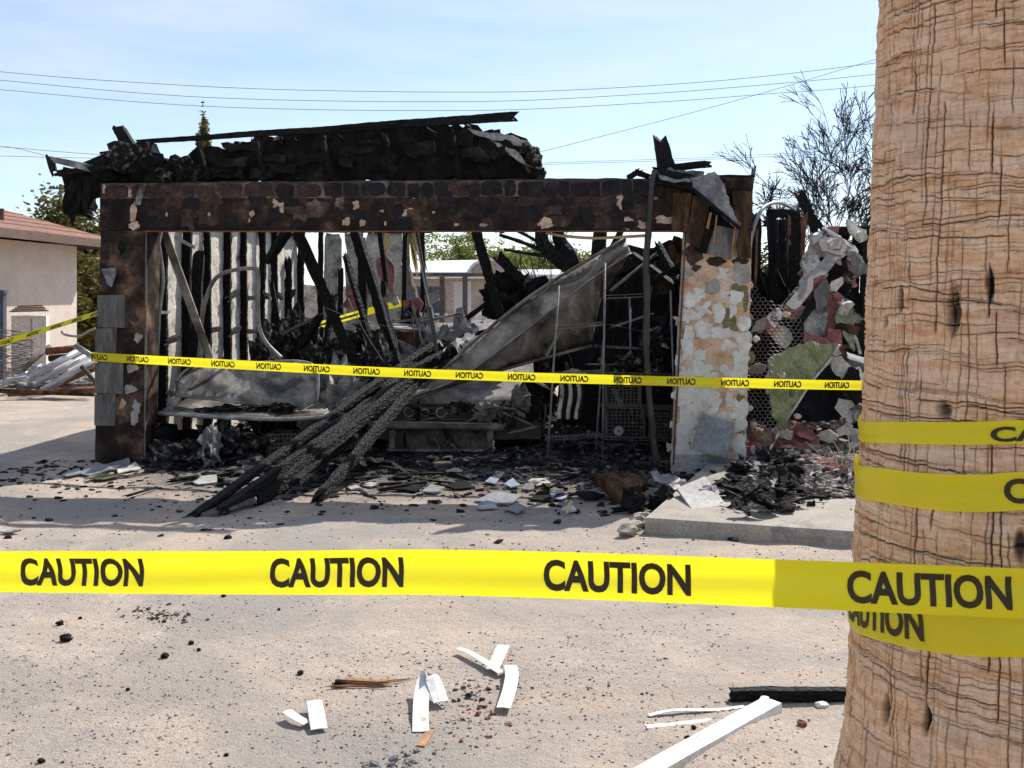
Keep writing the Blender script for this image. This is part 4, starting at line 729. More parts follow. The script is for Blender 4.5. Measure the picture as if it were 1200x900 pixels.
# ------------------------------------------------------------------ burnt house beyond the right pillar
bh = empty('burnt_house', P(985,520,11.2)); tag(bh, 'blackened timber frame of a burnt house beyond the garage', 'house')
for k, (a, b, Ya, Yb, wd, mk) in enumerate((((903,250),(938,250),11,11,.09,'char'),((886,252),(884,345),10.8,10.8,.09,'char'),((904,252),(906,380),11,11,.09,'char'),((930,252),(930,372),11,11,.13,'char'),((915,262),(916,340),11.6,11.6,.08,'char'),((925,255),(925,345),10.95,10.95,.03,'orangewood'),((943,252),(938,312),11.1,11.1,.05,'orangewood'),((938,250),(935,340),11.05,11.05,.03,'orangewood'),
        ((887,270),(885,330),10.7,10.7,.025,'orangewood'),((975,271),(1060,271),11.6,11.6,.10,'char'),((1003,268),(1001,400),11.6,11.6,.08,'char'),((990,272),(990,340),11.8,11.8,.07,'char'),((1013,272),(1012,400),11.5,11.5,.07,'char'),((1060,265),(1060,520),11.6,11.6,.1,'char'),((1150,255),(1150,520),11.6,11.6,.1,'char'),((1060,271),(1240,268),11.6,11.6,.1,'char'),((895,262),(945,260),12.2,12.2,.07,'char'),((880,300),(905,370),11.3,11.2,.08,'char'),((905,310),(935,375),11.3,11.2,.06,'char'))):
    timber('frame_timber', P(*a, Ya), P(*b, Yb), wd, wd, M[mk], bh, 500+k, .2, (1, .95), (.05, .05))
ragged('void_shade_sheet', [P(868,300,12.6), P(900,320,12.6), P(940,330,12.6), P(1000,345,12.6), P(1240,340,12.6), P(1240,500,12.6), P(868,505,12.6)], .08, M['soot'], bh, .25, .08, 2, .05, 1)  # two black sheets stand in for the shadow inside the house
ragged('void_shade_sheet', [P(905,520,10.6), P(895,440,11.0), P(930,380,11.4), P(1000,365,11.6), P(1050,380,11.4), P(1060,530,10.8), P(970,530,10.8)], .08, M['soot'], bh, .2, .12, 2, .05, 2)
timber('leaning_post', P(937,226,11.2), P(957,270,11.2), .10, .09, M['char'], bh, 540, .16); timber('leaning_post', P(945,244,11.4), P(990,300,11.4), .05, .05, M['char'], bh, 541, .16)
q = smooth_path([P(877,345,9.6), P(878,300,9.6), P(882,272,9.6), P(890,250,9.65), P(900,240,9.8), P(915,238,10.1), P(932,246,10.6)], 6)
tag(MB().tube(q, .017, 8).build('conduit', M['steel'], None, True), 'bent steel conduit rising beside the right pillar', 'conduit')
RB = [([(960,274),(985,280),(1000,300),(994,332),(972,326),(962,300)],'plaster',10.5,.05,'large broken drywall sheet leaning on the rubble pile',.05),([(938,306),(948,288),(962,284),(966,306),(956,330),(944,332)],'drywall',10.35,.04,'crumbled drywall piece under the white batten end',.05),([(966,322),(990,326),(988,350),(972,344)],'ash',10.3,.04,'grey crumbled chunk above the red stucco slab',.06),
      ([(936,332),(948,300),(958,296),(960,312),(945,345)],'drywall',10.1,.02,'narrow white drywall splinter leaning against the large sheet',.02),
      ([(988,278),(1006,290),(1004,312),(993,306)],'flake_grey',10.6,.03,'small grey crumpled sheet near the bare burnt posts',.05),
      ([(949,352),(962,338),(980,346),(1000,352),(1003,380),(1002,402),(985,408),(965,402),(948,388)],'redstucco',9.9,.05,'big red stucco slab leaning in the rubble pile',.03),
      ([(985,345),(996,350),(1003,390),(1000,412),(988,392),(978,372)],'greensheet',9.8,.02,'pale green stained stucco strip over the red slab',.02),
      ([(942,388),(962,396),(985,405),(960,418),(944,410)],'redstucco',9.6,.06,'dark red stucco wedge above the green sheet',.02),
      ([(992,475),(1006,482),(1010,510),(1000,502),(988,485)],'redstucco',9.6,.05,'pinkish stucco chunk hanging beside the dark hollow',.02),
      ([(898,372),(912,360),(918,368),(906,384)],'drywall',9.5,.02,'small white plaster chip behind the chicken wire',.015),
      ([(918,362),(934,352),(946,362),(940,376),(926,372)],'redstucco',9.7,.03,'small pink stucco chip on the rubble edge',.02),
      ([(984,420),(994,412),(1008,440),(1010,470),(1000,462)],'greensheet',10.0,.03,'tilted pale green chunk beside the dark hollow',.02)]
for k, (pts, mk, Y, th, lab, nn) in enumerate(RB):
    yc = sum(p[1] for p in pts)/len(pts); tag(ragged('stucco_rubble', [P(a, b, Y+.006*(yc-b)) for a, b in pts], th, M[mk], None, .045, nn, 6, .015, 560+k), lab, 'rubble')
BD = [((926,362),(974,301),9.7,10.2,.12,.03,'flake_grey','wide weathered grey board slanting across the rubble pile'),((936,345),(960,305),9.9,10.3,.05,.03,'drywall','pale splintered batten slanting beside the grey board'),((952,342),(1002,302),10,10.4,.04,.04,'char','charred batten crossing below the drywall sheet'),((915,368),(948,330),9.8,10.2,.09,.06,'char','thick charred board under the weathered grey board'),((938,375),(962,345),9.6,9.9,.07,.05,'soot','short black block in the rubble pile'),((953,284),(968,270),10.3,10.3,.06,.03,'drywall','white batten end on top of the drywall sheet'),((966,268),(984,280),10.4,10.3,.05,.03,'flake_white','short white trim piece at the top of the rubble'),((985,460),(1012,490),9.5,9.5,.05,.05,'alligator','charred rafter end crossing the pink chunk'),((990,420),(1015,428),10.1,10.1,.10,.1,'greytile','grey pipe-like block beside the green chunk')]
for k, (a, b, Ya, Yb, wd, h, mk, lab) in enumerate(BD): tag(timber('rubble_board', P(*a, Ya), P(*b, Yb), wd, h, M[mk], None, 580+k, .08, (1, .95), (.03, .03), up=(0,-.6,.8)), lab, 'board')
RS = random.Random(91)
for k in range(120):
    x = RS.uniform(884, 1012) if k % 3 == 0 else RS.uniform(936, 1012); y = RS.uniform(300, 515) if k % 4 else RS.uniform(266, 340)
    if x < 945 and y < 340 or 905 < x < 965 and 400 < y < 505 or 930 < x < 992 and 450 < y < 500: continue
    Y = 10.2-.004*(y-300)+RS.uniform(-.25,.25); s_ = RS.uniform(.04, .13); c0_ = P(x, y, Y); ax1 = Vector((RS.gauss(0,1), RS.gauss(0,.5), RS.gauss(0,1))).normalized(); ax2 = ax1.cross(Vector((RS.gauss(0,.4), -1, RS.gauss(0,.4)))).normalized()
    pts = [c0_+ax1*s_*math.cos(t)*1.4*RS.uniform(.7,1.2)+ax2*s_*math.sin(t)*RS.uniform(.6,1.1) for t in (0, 1.4, 2.6, 3.9, 5.2)]; mk = RS.choice(['drywall','drywall','soot','redstucco','redstucco','char','plaster','board','ash','flake_grey','plaster','brownboard'])
    tag(ragged('rubble_shard', pts, RS.uniform(.01,.035), M[mk], None, .04, .015, 7, .008, 8000+k), {'drywall':'white drywall','soot':'black sooty','redstucco':'red stucco','char':'charred wood','plaster':'cream plaster','board':'grey board','ash':'ash-grey','flake_grey':'smoked grey plaster','brownboard':'brown scorched board'}[mk]+' shard in the rubble pile beyond the right pillar', 'rubble', mk+' shards in the rubble pile' if mk not in ('redstucco','flake_grey','brownboard') else 'coloured shards in the rubble pile')
gs = ragged('green_stucco_sheet', [P(903,418,9.2), P(924,408,9.25), P(950,401,9.35), P(986,404,9.5), P(974,424,9.4), P(951,446,9.3), P(936,470,9.2), P(922,490,9.1), P(914,496,9.1), P(906,486,9.1), P(905,455,9.15)], .018, M['greensheet'], None, .05, .05, 4, .012, 600); tag(gs, 'curled mossy green stucco sheet hanging beside the chicken wire', 'stucco sheet')
q = smooth_path([P(984,404,9.42), P(970,425,9.35), P(950,449,9.25), P(934,474,9.15), P(915,503,9.05), P(893,544,8.9)], 5); tag(MB().tube(q, .011, 6).build('edge_bead', M['drywall'], None, True), 'pale metal edge bead slanting from green sheet to the ground', 'edge bead')
def hexwire():
    mb = MB(); r = .0016; s_ = .026; h = math.sqrt(3)*s_
    def Wp(x, y): return P(x, y, 9.0+.12*math.sin(x*.06)+.001*(540-y))
    poly = [(879,318),(893,346),(912,356),(938,368),(946,398),(930,410),(906,420),(907,488),(914,498),(892,540),(872,546)]
    def inside(x, y):
        c = False
        for i in range(len(poly)):
            (x0, y0), (x1, y1) = poly[i], poly[i-1]
            if (y0 > y) != (y1 > y) and x < (x1-x0)*(y-y0)/(y1-y0)+x0: c = not c
        return c
    sp = s_*FPX/9.05
    def dist(x, y): return (x+1.2*mnoise.noise(Vector((x*.05, y*.05, 0))), y+1.2*mnoise.noise(Vector((x*.05, y*.05, 9))))
    for j in range(-2, 60):
        for i in range(-2, 40):
            cx = 870+i*sp*math.sqrt(3)+(j % 2)*sp*math.sqrt(3)/2; cy = 318+j*sp*1.5*.8
            vs_ = [(cx+sp*math.sin(math.radians(60*k)), cy-sp*.8*math.cos(math.radians(60*k))) for k in range(6)]
            for k in (0, 1, 2):
                a, b = vs_[k], vs_[k+1]
                if inside(*a) and inside(*b): mb.tube([Wp(*dist(*a)), Wp(*dist(*b))], r, 3, False)
    tag(mb.build('chicken_wire', M['steel']), 'sheet of hexagonal chicken wire hanging beside the right pillar', 'chicken wire')
hexwire()
R = random.Random(31)
for k in range(16):
    x = R.uniform(876, 884) if k < 9 else R.uniform(884, 935); y = R.uniform(330, 530); tag(lump('plaster_crumb', P(x, y, 9.06), (.075*R.uniform(.6,1.3), .05, .08*R.uniform(.6,1.3)), M['moss'] if k % 3 == 0 else M['flake_cream'] if k % 3 == 1 else M['drywall'], None, 2, .4, 2.5, 640+k), 'crumb of plaster clinging to the chicken wire', 'plaster crumb', 'crumbs on the chicken wire')
tag(lump('red_stucco_mound', (P(915,538,9.3).x, 9.35, .1), (.7,.7,.44), M['redstucco'], None, 4, .5, 3, 650, floor=0), 'red stucco mound at the foot of the green sheet', 'rubble')
def rub_field(r):
    x = r.uniform(880, 1120); y = r.uniform(505, 599); p = GD(x, y)
    if x < 940 and y > 560: return None; 
    h = .2*max(0, 1-abs(y-535)/75)*max(0, min(1, (x-880)/60))*(.6+.6*mnoise.noise(Vector((p.x*3, p.y*3, 0)))); return (p.x, p.y, .1+h)
tag(kind(grit('rubble_spread', 4200, rub_field, .008, .05, M['rubble'], 7, .6), 'stuff'), 'spread of grey stone-like rubble beyond the concrete slab', 'rubble')
tag(kind(grit('dark_rubble_spread', 1500, rub_field, .008, .045, M['bits'], 8, .5), 'stuff'), 'spread of dark burnt rubble beyond the concrete slab', 'rubble')
for k in range(26):
    x = R.uniform(905, 1010); y = R.uniform(520, 578); p = GD(x, y); s_ = R.uniform(.08, .2); p.z = .14+.12*R.random()
    tag(lump('rubble_stone', p, (s_*1.4, s_, s_*.6), M['ash'] if k % 3 else M['redstucco'], None, 2, .5, 2, 660+k, rot=R.uniform(0, 3)), 'grey rubble lump on the pile beyond the concrete slab' if k % 3 else 'red rubble lump on the pile beyond the concrete slab', 'rubble', 'grey rubble lumps' if k % 3 else 'red rubble lumps')
tuft = empty('straw_tuft', GD(985,565)+EZ*.2); tag(tuft, 'tuft of dry straw stalks beside the palm trunk', 'straw')
for k in range(16):
    a = P(R.uniform(975,1002), R.uniform(555,572), 8.2); b = a+Vector((R.uniform(-.25,.25), R.uniform(-.1,.1), R.uniform(.1,.42))); mb = MB(); mb.tube(smooth_path([a, a.lerp(b,.5)+Vector((0,0,.05)), b], 4), .0045, 4); mb.build('stalk', M['straw'], tuft)

# ------------------------------------------------------------------ debris in front of the right pillar and along the front
def slab_piece(name, pts, th, m, lab, cat, group=None, nn=.006, seed=0, jag=.004, res=.05, back=None): return tag(ragged(name, pts, th, m, None, res, nn, 6, jag, seed, back=back), lab, cat, group)
slab_piece('leaning_tile', [F(823,484,-.10), F(862,496,-.07), F(853,537,-.16), F(810,526,-.18)], .015, M['greytile'], 'square grey tile leaning against the right pillar', 'tile', seed=1, jag=.001, nn=.002)
slab_piece('pale_tile', [P(793,572,7.55), P(826,558,7.75), P(851,591,7.25), P(815,602,7.0)], .02, M['whitetile'], 'square pale stone tile lying tilted on the slab debris', 'tile', seed=2, jag=.001, nn=.002, back=Vector((0,.3,-1)))
MBt = MB(); 
wd = ragged('split_wood', [P(697,556,7.9), P(716,552,8.0), P(722,549,8.0), P(742,553,8.0), P(760,563,7.9), P(748,575,7.8), P(740,596,7.55), P(732,601,7.5), P(726,582,7.7), P(710,568,7.8)], .10, M['brownboard'], None, .04, .03, 5, .012, 3); tag(wd, 'jagged split brown wood block on the ashes', 'wood')
for k, (x, y, a, b, lab) in enumerate(((745,590,.28,.30,'rounded black lump touching the split brown wood'),(778,588,.34,.28,'smooth black boxy lump under the pale tile'),(812,582,.2,.2,'black lump right behind the pale tile'))):
    p = GD(x, y+14); tag(lump('black_lump', (p.x, p.y+.1, b*.28), (a*.62, .18, b*.62), M['soot'], None, 3, .55, 1.3, 680+k, floor=.0), lab, 'burnt lump')
for k, (x, y, a, b, mk, lab) in enumerate(((882,572,.30,.14,'bits','charred scrap heap at the right pillar foot beside the dark board'),(908,566,.30,.17,'bits','black ragged heap under the small dark board'),(925,578,.34,.12,'soot','smooth black heap between felt scrap and red stucco'),(868,588,.26,.08,'bits','low charred heap behind the torn felt scrap'),(958,566,.26,.13,'rubble','pale rubble heap nearest the straw tuft'),(930,558,.2,.13,'rubble','small pale heap at the foot of the edge bead'))):
    p = GD(x, y); tag(lump('slab_debris_heap', (p.x, p.y+.12, .1+b*.3), (a, .26, b), M[mk], None, 4, .85, 2.6, 700+k, floor=.06), lab, 'debris heap', 'heaps on the slab')
def slab_field(r):
    x = r.gauss(895, 34); y = r.gauss(577, 11); p = GD(x, y, .1)
    if y > 602 or x < 835: return None
    return (p.x, p.y, .1+.10*r.random()*max(0, 1-abs(x-895)/60))
tag(kind(grit('slab_char', 650, slab_field, .005, .035, M['bits'], 17, .4), 'stuff'), 'spread of black crumpled char bits on the back of the concrete slab', 'debris')
for k in range(22):
    x = R.gauss(892, 30); y = R.gauss(578, 8); p = GD(x, y, .14); dd = Vector((R.gauss(0,1), R.gauss(0,.6), R.gauss(0,.35))).normalized()*R.uniform(.06,.2); tag(timber('slab_splinter', p-dd, p+dd, R.uniform(.012,.03), R.uniform(.008,.02), M['char'] if k % 4 else M['ash'], None, 7300+k, .25), 'charred splinter lying in the char bits on the slab', 'splinter', 'splinters on the slab')
for k in range(22):
    x = R.gauss(896, 28); y = R.gauss(576, 9); s_ = R.uniform(.06, .16); c0_ = GD(x, min(y, 592), .13+.05*R.random()); ax1 = Vector((R.gauss(0,1), R.gauss(0,.5), R.gauss(0,.2))).normalized(); ax2 = ax1.cross(Vector((R.gauss(0,.4), -.3, 1))).normalized()
    pts = [c0_+ax1*s_*math.cos(t)*1.3*R.uniform(.7,1.2)+ax2*s_*math.sin(t)*R.uniform(.6,1.1) for t in (0, 1.2, 2.5, 3.8, 5.1)]; mk = R.choice(['soot','soot','roofchar','flashing','bits'])
    tag(ragged('crumpled_sheet', pts, .008, M[mk], None, .03, .05, 9, .012, 8300+k), 'crumpled black burnt sheet on the slab at the right pillar foot' if mk != 'flashing' else 'crumpled grey metal scrap on the slab at the right pillar foot', 'scrap', 'crumpled black sheets on the slab' if mk != 'flashing' else 'crumpled grey scraps on the slab')
slab_piece('dark_board', [P(874,541,8.4), P(886,537,8.5), P(906,556,8.3), P(896,560,8.2)], .02, M['board'], 'small dark board tilted at the right pillar base', 'board', seed=4)
slab_piece('torn_felt_scrap', [P(845,596,7.2), P(858,591,7.3), P(884,594,7.2), P(888,602,7.05), P(866,606,6.95), P(850,603,7.0)], .012, M['flashing'], 'torn dark felt scrap on the slab edge', 'scrap', seed=5, nn=.03, res=.04, back=Vector((0,0,-1)))
slab_piece('torn_felt_scrap', [P(884,599,7.2), P(908,598,7.2), P(910,603,7.05), P(888,604,7.05)], .01, M['ash'], 'thin grey sheet on the slab beside the felt scrap', 'scrap', seed=6, nn=.015, back=Vector((0,0,-1)))
slab_piece('torn_felt_scrap', [P(786,598,7.3), P(800,594,7.4), P(816,602,7.1), P(795,606,7.0)], .01, M['soot'], 'black felt flakes at the foot of the pale tile', 'scrap', seed=7, nn=.03, res=.04, back=Vector((0,0,-1)))
slab_piece('blue_scrap', [F(812,556,-.06), F(823,538,-.05), F(830,538,-.05), F(836,557,-.08)], .012, M['bluecloth'], 'crumpled blue-grey plastic scrap at the right pillar base', 'scrap', seed=8, nn=.02, res=.03)
for k, (x, y) in enumerate(((742,622),(748,616),(736,626),(754,612))): p = GD(x, y); tag(lump('concrete_crumb', (p.x, p.y, .03), (.14,.1,.09), M['concrete'], None, 2, .5, 2, 720+k), 'broken concrete crumb at the slab corner', 'concrete crumb', 'concrete crumbs')
# flat scraps along the apron
R = random.Random(77)
SC = [(588,588,62,22,'greytile'),(570,598,40,8,'whitetile'),(606,600,30,16,'greytile'),(572,594,24,10,'bluecloth'),(508,577,30,14,'greytile'),(435,570,26,8,'whitetile'),(240,567,34,12,'whitetile'),(245,621,24,6,'whitetile'),(110,556,44,16,'greytile'),(135,550,40,20,'greytile'),(150,552,36,16,'drywall'),(85,558,26,12,'greytile'),(120,562,50,10,'moss'),(532,556,20,7,'whitetile'),(578,566,20,14,'bluecloth'),(630,568,30,14,'drywall'),(600,572,26,12,'bluecloth'),(585,560,16,8,'drywall'),(668,600,18,12,'drywall'),(655,585,24,14,'bluecloth'),(470,560,26,10,'soot'),(540,572,40,12,'soot'),(690,585,40,16,'soot'),(640,585,50,16,'soot'),(480,575,40,12,'soot'),(415,574,18,8,'whitetile'),(12,626,30,8,'ash'),(390,567,28,10,'soot'),(620,575,18,10,'ash'),(550,560,24,8,'ash'),(300,566,20,8,'ash'),(352,566,22,8,'ash')]
for k, (x, y, wp, hp, mk) in enumerate(SC):
    c = GD(x, y); z0 = gz(c.x, c.y); ppm = FPX/c.y; a = R.uniform(-.5, .5); L_ = wp/ppm/2; D_ = hp/ppm/2*c.y/1.6*.55; ti = R.uniform(.05, .35)
    pts = []
    NS = R.choice((4,4,5))
    for t in range(NS):
        th = t/NS*6.283+a; px_, py_ = math.cos(th)*L_*R.uniform(.75,1.1), math.sin(th)*D_*R.uniform(.75,1.1); pts.append(Vector((c.x+px_, c.y+py_, z0+.018+max(0, py_*ti+px_*.08)+.004*k % .01)))
    nm = {'greytile':'grey_shard','whitetile':'pale_shard','drywall':'white_scrap','bluecloth':'blue_grey_scrap','soot':'black_scrap','ash':'ash_scrap','moss':'mossy_shard'}[mk]; lab = {'greytile':'flat grey shard','whitetile':'flat pale shard','drywall':'torn whitish scrap','bluecloth':'blue-grey scrap','soot':'thin black burnt scrap','ash':'thin ash-grey scrap','moss':'mossy grey shard'}[mk]+' lying on the ground before the garage'
    tag(ragged(nm, pts, .010, M[mk], None, .05, .014 if mk in ('bluecloth','soot','drywall') else .003, 7, .006, 740+k, back=Vector((0,0,-1))), lab, 'scrap', lab.split(' lying')[0]+'s on the apron')
tag(MB().tube(smooth_path([GD(664,605)+EZ*.02, P(666,596,7.35), P(668,590,7.4), P(671,588,7.4)], 4), .012, 6).build('bent_scrap', M['straw'], None, True), 'small curled tan scrap standing on the ashes', 'scrap')
for k in range(34):
    u = R.uniform(.9, 6.1); v = -abs(R.gauss(0, .55))-.05; c = G(u, v, .03); a = R.uniform(0, 3.14); L_ = R.uniform(.12, .5); d = Vector((math.cos(a), math.sin(a), R.uniform(-.05,.12)))*L_/2
    if c.x > 1.0 and c.y < 7.4: continue
    tag(timber('charred_stick', c-d, c+d, R.uniform(.02,.05), R.uniform(.015,.035), M['alligator'] if k % 3 == 0 else M['char'], None, 800+k, .2), 'short charred stick lying on the apron before the garage', 'stick', 'charred sticks on the apron')

# ------------------------------------------------------------------ palm trunk
PC = Vector((.908, 1.782, 0)); PR = [(0,.44),(.35,.395),(.6,.352),(.728,.330),(.806,.3135),(.95,.305),(1.165,.2975),(1.353,.2827),(1.7,.270),(2.13,.2538),(3,.235),(8,.2)]
def prad(z): return float(np.interp(z, [a for a, _ in PR], [b for _, b in PR]))
def vn(x, y, seed):
    xi = np.floor(x).astype(np.int64); yi = np.floor(y).astype(np.int64); fx = x-xi; fy = y-yi; fx = fx*fx*(3-2*fx); fy = fy*fy*(3-2*fy)
    def h(a, b): n = (a*374761393+b*668265263+seed*974711) & 0x7fffffff; n = ((n ^ (n >> 13))*1274126177) & 0x7fffffff; return ((n ^ (n >> 16)) & 0xffff)/65535.0
    return (h(xi, yi)*(1-fx)+h(xi+1, yi)*fx)*(1-fy)+(h(xi, yi+1)*(1-fx)+h(xi+1, yi+1)*fx)*fy
def fbm(x, y, seed): return .55*vn(x, y, seed)+.28*vn(x*2.1, y*2.1, seed+1)+.17*vn(x*4.3, y*4.3, seed+2)
def palm():
    root = empty('palm_tree', PC); tag(root, 'thick cracked palm trunk wrapped with yellow caution tape', 'tree')
    face = math.atan2(-PC.y, -PC.x)                                # towards the street
    th = np.concatenate([np.linspace(face-1.6, face+.4, 440, endpoint=False), np.linspace(face+.4, face-1.6+2*math.pi, 90, endpoint=False)])
    z = np.concatenate([np.linspace(-.05, .6, 60, endpoint=False), np.linspace(.6, 2.2, 1150, endpoint=False), np.linspace(2.2, 8, 150)])
    T, Z = np.meshgrid(th, z); S = (T-face)*.29                     # arc length, metres
    base = np.interp(Z, [a for a, _ in PR], [b for _, b in PR]); crack = np.zeros_like(S); rng = np.random.RandomState(3)
    def line(d, wd): return np.clip(1-np.abs(d)/wd, 0, 1)
    s1 = (th-face)*.29; s0 = -.95
    while s0 < .95:                                                 # upright splits
        wob = .012*(vn(z*7+s0*31, z*0+s0*5, 11)-.5)+.016*(vn(z*1.7+s0*17, z*0, 12)-.5)+.0025*(vn(z*45+s0*31, z*0, 14)-.5)+.0012*(vn(z*150+s0*9, z*0, 15)-.5)
        on = np.clip((vn(z*13+s0*77, z*0+3, 13)-.5)*8, 0, 1); wd = .0012+.0006*rng.rand(); big = rng.rand() < .2; k = np.abs(s1-s0) < .03
        crack[:, k] = np.maximum(crack[:, k], line(s1[None, k]-s0-wob[:, None], wd*(1.35 if big else 1))*on[:, None]*(1 if big else rng.uniform(.3, .85))); s0 += rng.uniform(.006, .018)
    z0 = .3
    while z0 < 2.5:                                                 # ring cracks
        sl_ = rng.uniform(-.05, .05); wob = .016*(vn(s1*6+z0*41, s1*0, 21)-.5)+.010*(vn(s1*17+z0*13, s1*0, 22)-.5)+.003*(vn(s1*60+z0*7, s1*0, 24)-.5)+.0015*(vn(s1*170+z0*7, s1*0, 25)-.5)+sl_*s1
        on = np.clip((vn(s1*11+z0*91, s1*0+1, 23)-.52)*8, 0, 1); big = rng.rand() < .13; wd = .0012*(1.35 if big else 1); k = np.abs(z-z0) < .08
        crack[k, :] = np.maximum(crack[k, :], line(z[k, None]-z0-wob[None, :], wd)*on[None, :]*(1 if big else rng.uniform(.3, .85))); z0 += rng.uniform(.003, .009)
    gouge = np.zeros_like(S)
    for (px, py, sw, sh) in ((1117,365,.011,.034),(1160,338,.006,.022),(1056,350,.006,.02),(1038,378,.006,.012),(1105,480,.012,.012),(1195,640,.007,.02),(1038,833,.008,.022),(1085,843,.006,.02),(1035,185,.004,.014)):
        dr = Vector(((px-600)/FPX, 1, 0)); a = dr.dot(dr); b = -2*dr.dot(PC); r_ = prad(1.6-(py-342)/FPX*1.62); c = PC.dot(PC)-r_*r_; di = b*b-4*a*c; Yh = (-b-math.sqrt(max(di, 0)))/(2*a)
        hp = dr*Yh; t_ = math.atan2(hp.y-PC.y, hp.x-PC.x); sc = ((t_-face+math.pi) % (2*math.pi)-math.pi)*.29; zc = 1.6-(py-342)/FPX*Yh
        gouge = np.maximum(gouge, np.clip(1.3-np.sqrt(((S-sc)/sw)**2+((Z-zc)/sh)**2)+.5*(vn(S*120, Z*60, 5)-.5), 0, 1))
    bump = .005*(fbm(S*5, Z*4, 31)-.5)+.004*(fbm(S*22, Z*26, 35)-.5)+.0042*(vn(S*170, Z*22, 36)-.5)+.002*(vn(S*25, Z*220, 39)-.5)+.003*(vn(S*1.2+3, Z*30, 37)-.5)+.003*(vn(S*70, Z*80, 38)-.5)
    Rr = base+bump-crack*.006-gouge*.02+gouge*.01*(vn(S*160, Z*60, 44)-.5)
    X = PC.x+np.cos(T)*Rr; Y = PC.y+np.sin(T)*Rr; V = np.stack([X-PC.x, Y-PC.y, Z], -1).reshape(-1, 3); nr, nc = S.shape
    I = np.arange(nr*nc).reshape(nr, nc); a = I[:-1, :]; b = np.roll(I, -1, 1)[:-1, :]; c = np.roll(I, -1, 1)[1:, :]; d = I[1:, :]; Q = np.stack([a, b, c, d], -1).reshape(-1, 4)
    me = bpy.data.meshes.new('trunk'); me.vertices.add(len(V)); me.vertices.foreach_set('co', V.astype(np.float32).ravel()); me.loops.add(Q.size); me.loops.foreach_set('vertex_index', Q.astype(np.int32).ravel())
    me.polygons.add(len(Q)); me.polygons.foreach_set('loop_start', np.arange(0, Q.size, 4, dtype=np.int32)); me.update(calc_edges=True); me.polygons.foreach_set('use_smooth', [True]*len(Q))
    at = me.attributes.new('crack', 'FLOAT', 'POINT'); at.data.foreach_set('value', np.clip(crack*1.25+np.clip(gouge*1.2, 0, .8), 0, 1).astype(np.float32).ravel())
    av = me.attributes.new('skin', 'FLOAT_VECTOR', 'POINT'); av.data.foreach_set('vector', np.stack([S, Z, S*0], -1).astype(np.float32).ravel())
    m = bpy.data.materials.new('palm_bark'); m.use_nodes = True; t = m.node_tree; N = t.nodes; L = t.links.new; bs = N['Principled BSDF']
    ac = N.new('ShaderNodeAttribute'); ac.attribute_name = 'crack'; sk = N.new('ShaderNodeAttribute'); sk.attribute_name = 'skin'
    def nse(scx, scy, det, ro):
        mp = N.new('ShaderNodeMapping'); mp.inputs['Scale'].default_value = (scx, scy, 1); L(sk.outputs['Vector'], mp.inputs['Vector']); n = N.new('ShaderNodeTexNoise'); n.inputs['Scale'].default_value = 1; n.inputs['Detail'].default_value = det; n.inputs['Roughness'].default_value = ro; L(mp.outputs['Vector'], n.inputs['Vector']); return n.outputs['Fac']
    def ramp(x, els):
        r = N.new('ShaderNodeValToRGB'); e = r.color_ramp.elements
        while len(e) < len(els): e.new(.5)
        for i, (p, c) in enumerate(els): e[i].position = p; e[i].color = (*c, 1)
        L(x, r.inputs['Fac']); return r.outputs['Color']
    def mix(f, a, b, mode='MIX'):
        q = N.new('ShaderNodeMixRGB'); q.blend_type = mode
        if isinstance(f, float): q.inputs['Fac'].default_value = f
        else: L(f, q.inputs['Fac'])
        L(a, q.inputs['Color1'])
        if isinstance(b, tuple): q.inputs['Color2'].default_value = (*b, 1)
        else: L(b, q.inputs['Color2'])
        return q.outputs['Color']
    c1 = ramp(nse(9, 42, 9, .74), [(.28,(.42,.19,.085)),(.42,(.70,.405,.225)),(.55,(.82,.56,.375)),(.72,(.86,.67,.52))])
    c2 = ramp(nse(120, 45, 8, .75), [(.30,(.42,.32,.25)),(.44,(.95,.92,.88)),(.65,(1.15,1.14,1.13))]); col = mix(.85, c1, c2, 'MULTIPLY')
    col = mix(ramp(nse(3, 5, 6, .6), [(.48,(0,0,0)),(.70,(.5,.5,.5))]), col, (.56,.45,.375))
    col = mix(ramp(nse(26, 60, 8, .75), [(.55,(0,0,0)),(.70,(.7,.7,.7))]), col, (.30,.155,.075)); col = mix(ramp(nse(16, 260, 7, .7), [(.53,(0,0,0)),(.68,(.6,.6,.6))]), col, (.30,.15,.075)); col = mix(ramp(nse(300, 26, 7, .7), [(.54,(0,0,0)),(.68,(.55,.55,.55))]), col, (.32,.17,.085)); col = mix(ramp(nse(60, 90, 8, .75), [(.60,(0,0,0)),(.74,(.8,.8,.8))]), col, (.86,.68,.50)); col = mix(ac.outputs['Fac'], col, (.03,.013,.007)); L(col, bs.inputs['Base Color']); bs.inputs['Roughness'].default_value = .85; bs.inputs['Specular IOR Level'].default_value = .2
    bp = N.new('ShaderNodeBump'); bp.inputs['Strength'].default_value = .6; bp.inputs['Distance'].default_value = .004; L(nse(300, 140, 6, .75), bp.inputs['Height']); L(bp.outputs['Normal'], bs.inputs['Normal'])
    me.materials.append(m); o = bpy.data.objects.new('trunk', me); COL.objects.link(o); o.parent = root
    rnd = random.Random(2); mb = MB(); top = PC+EZ*8
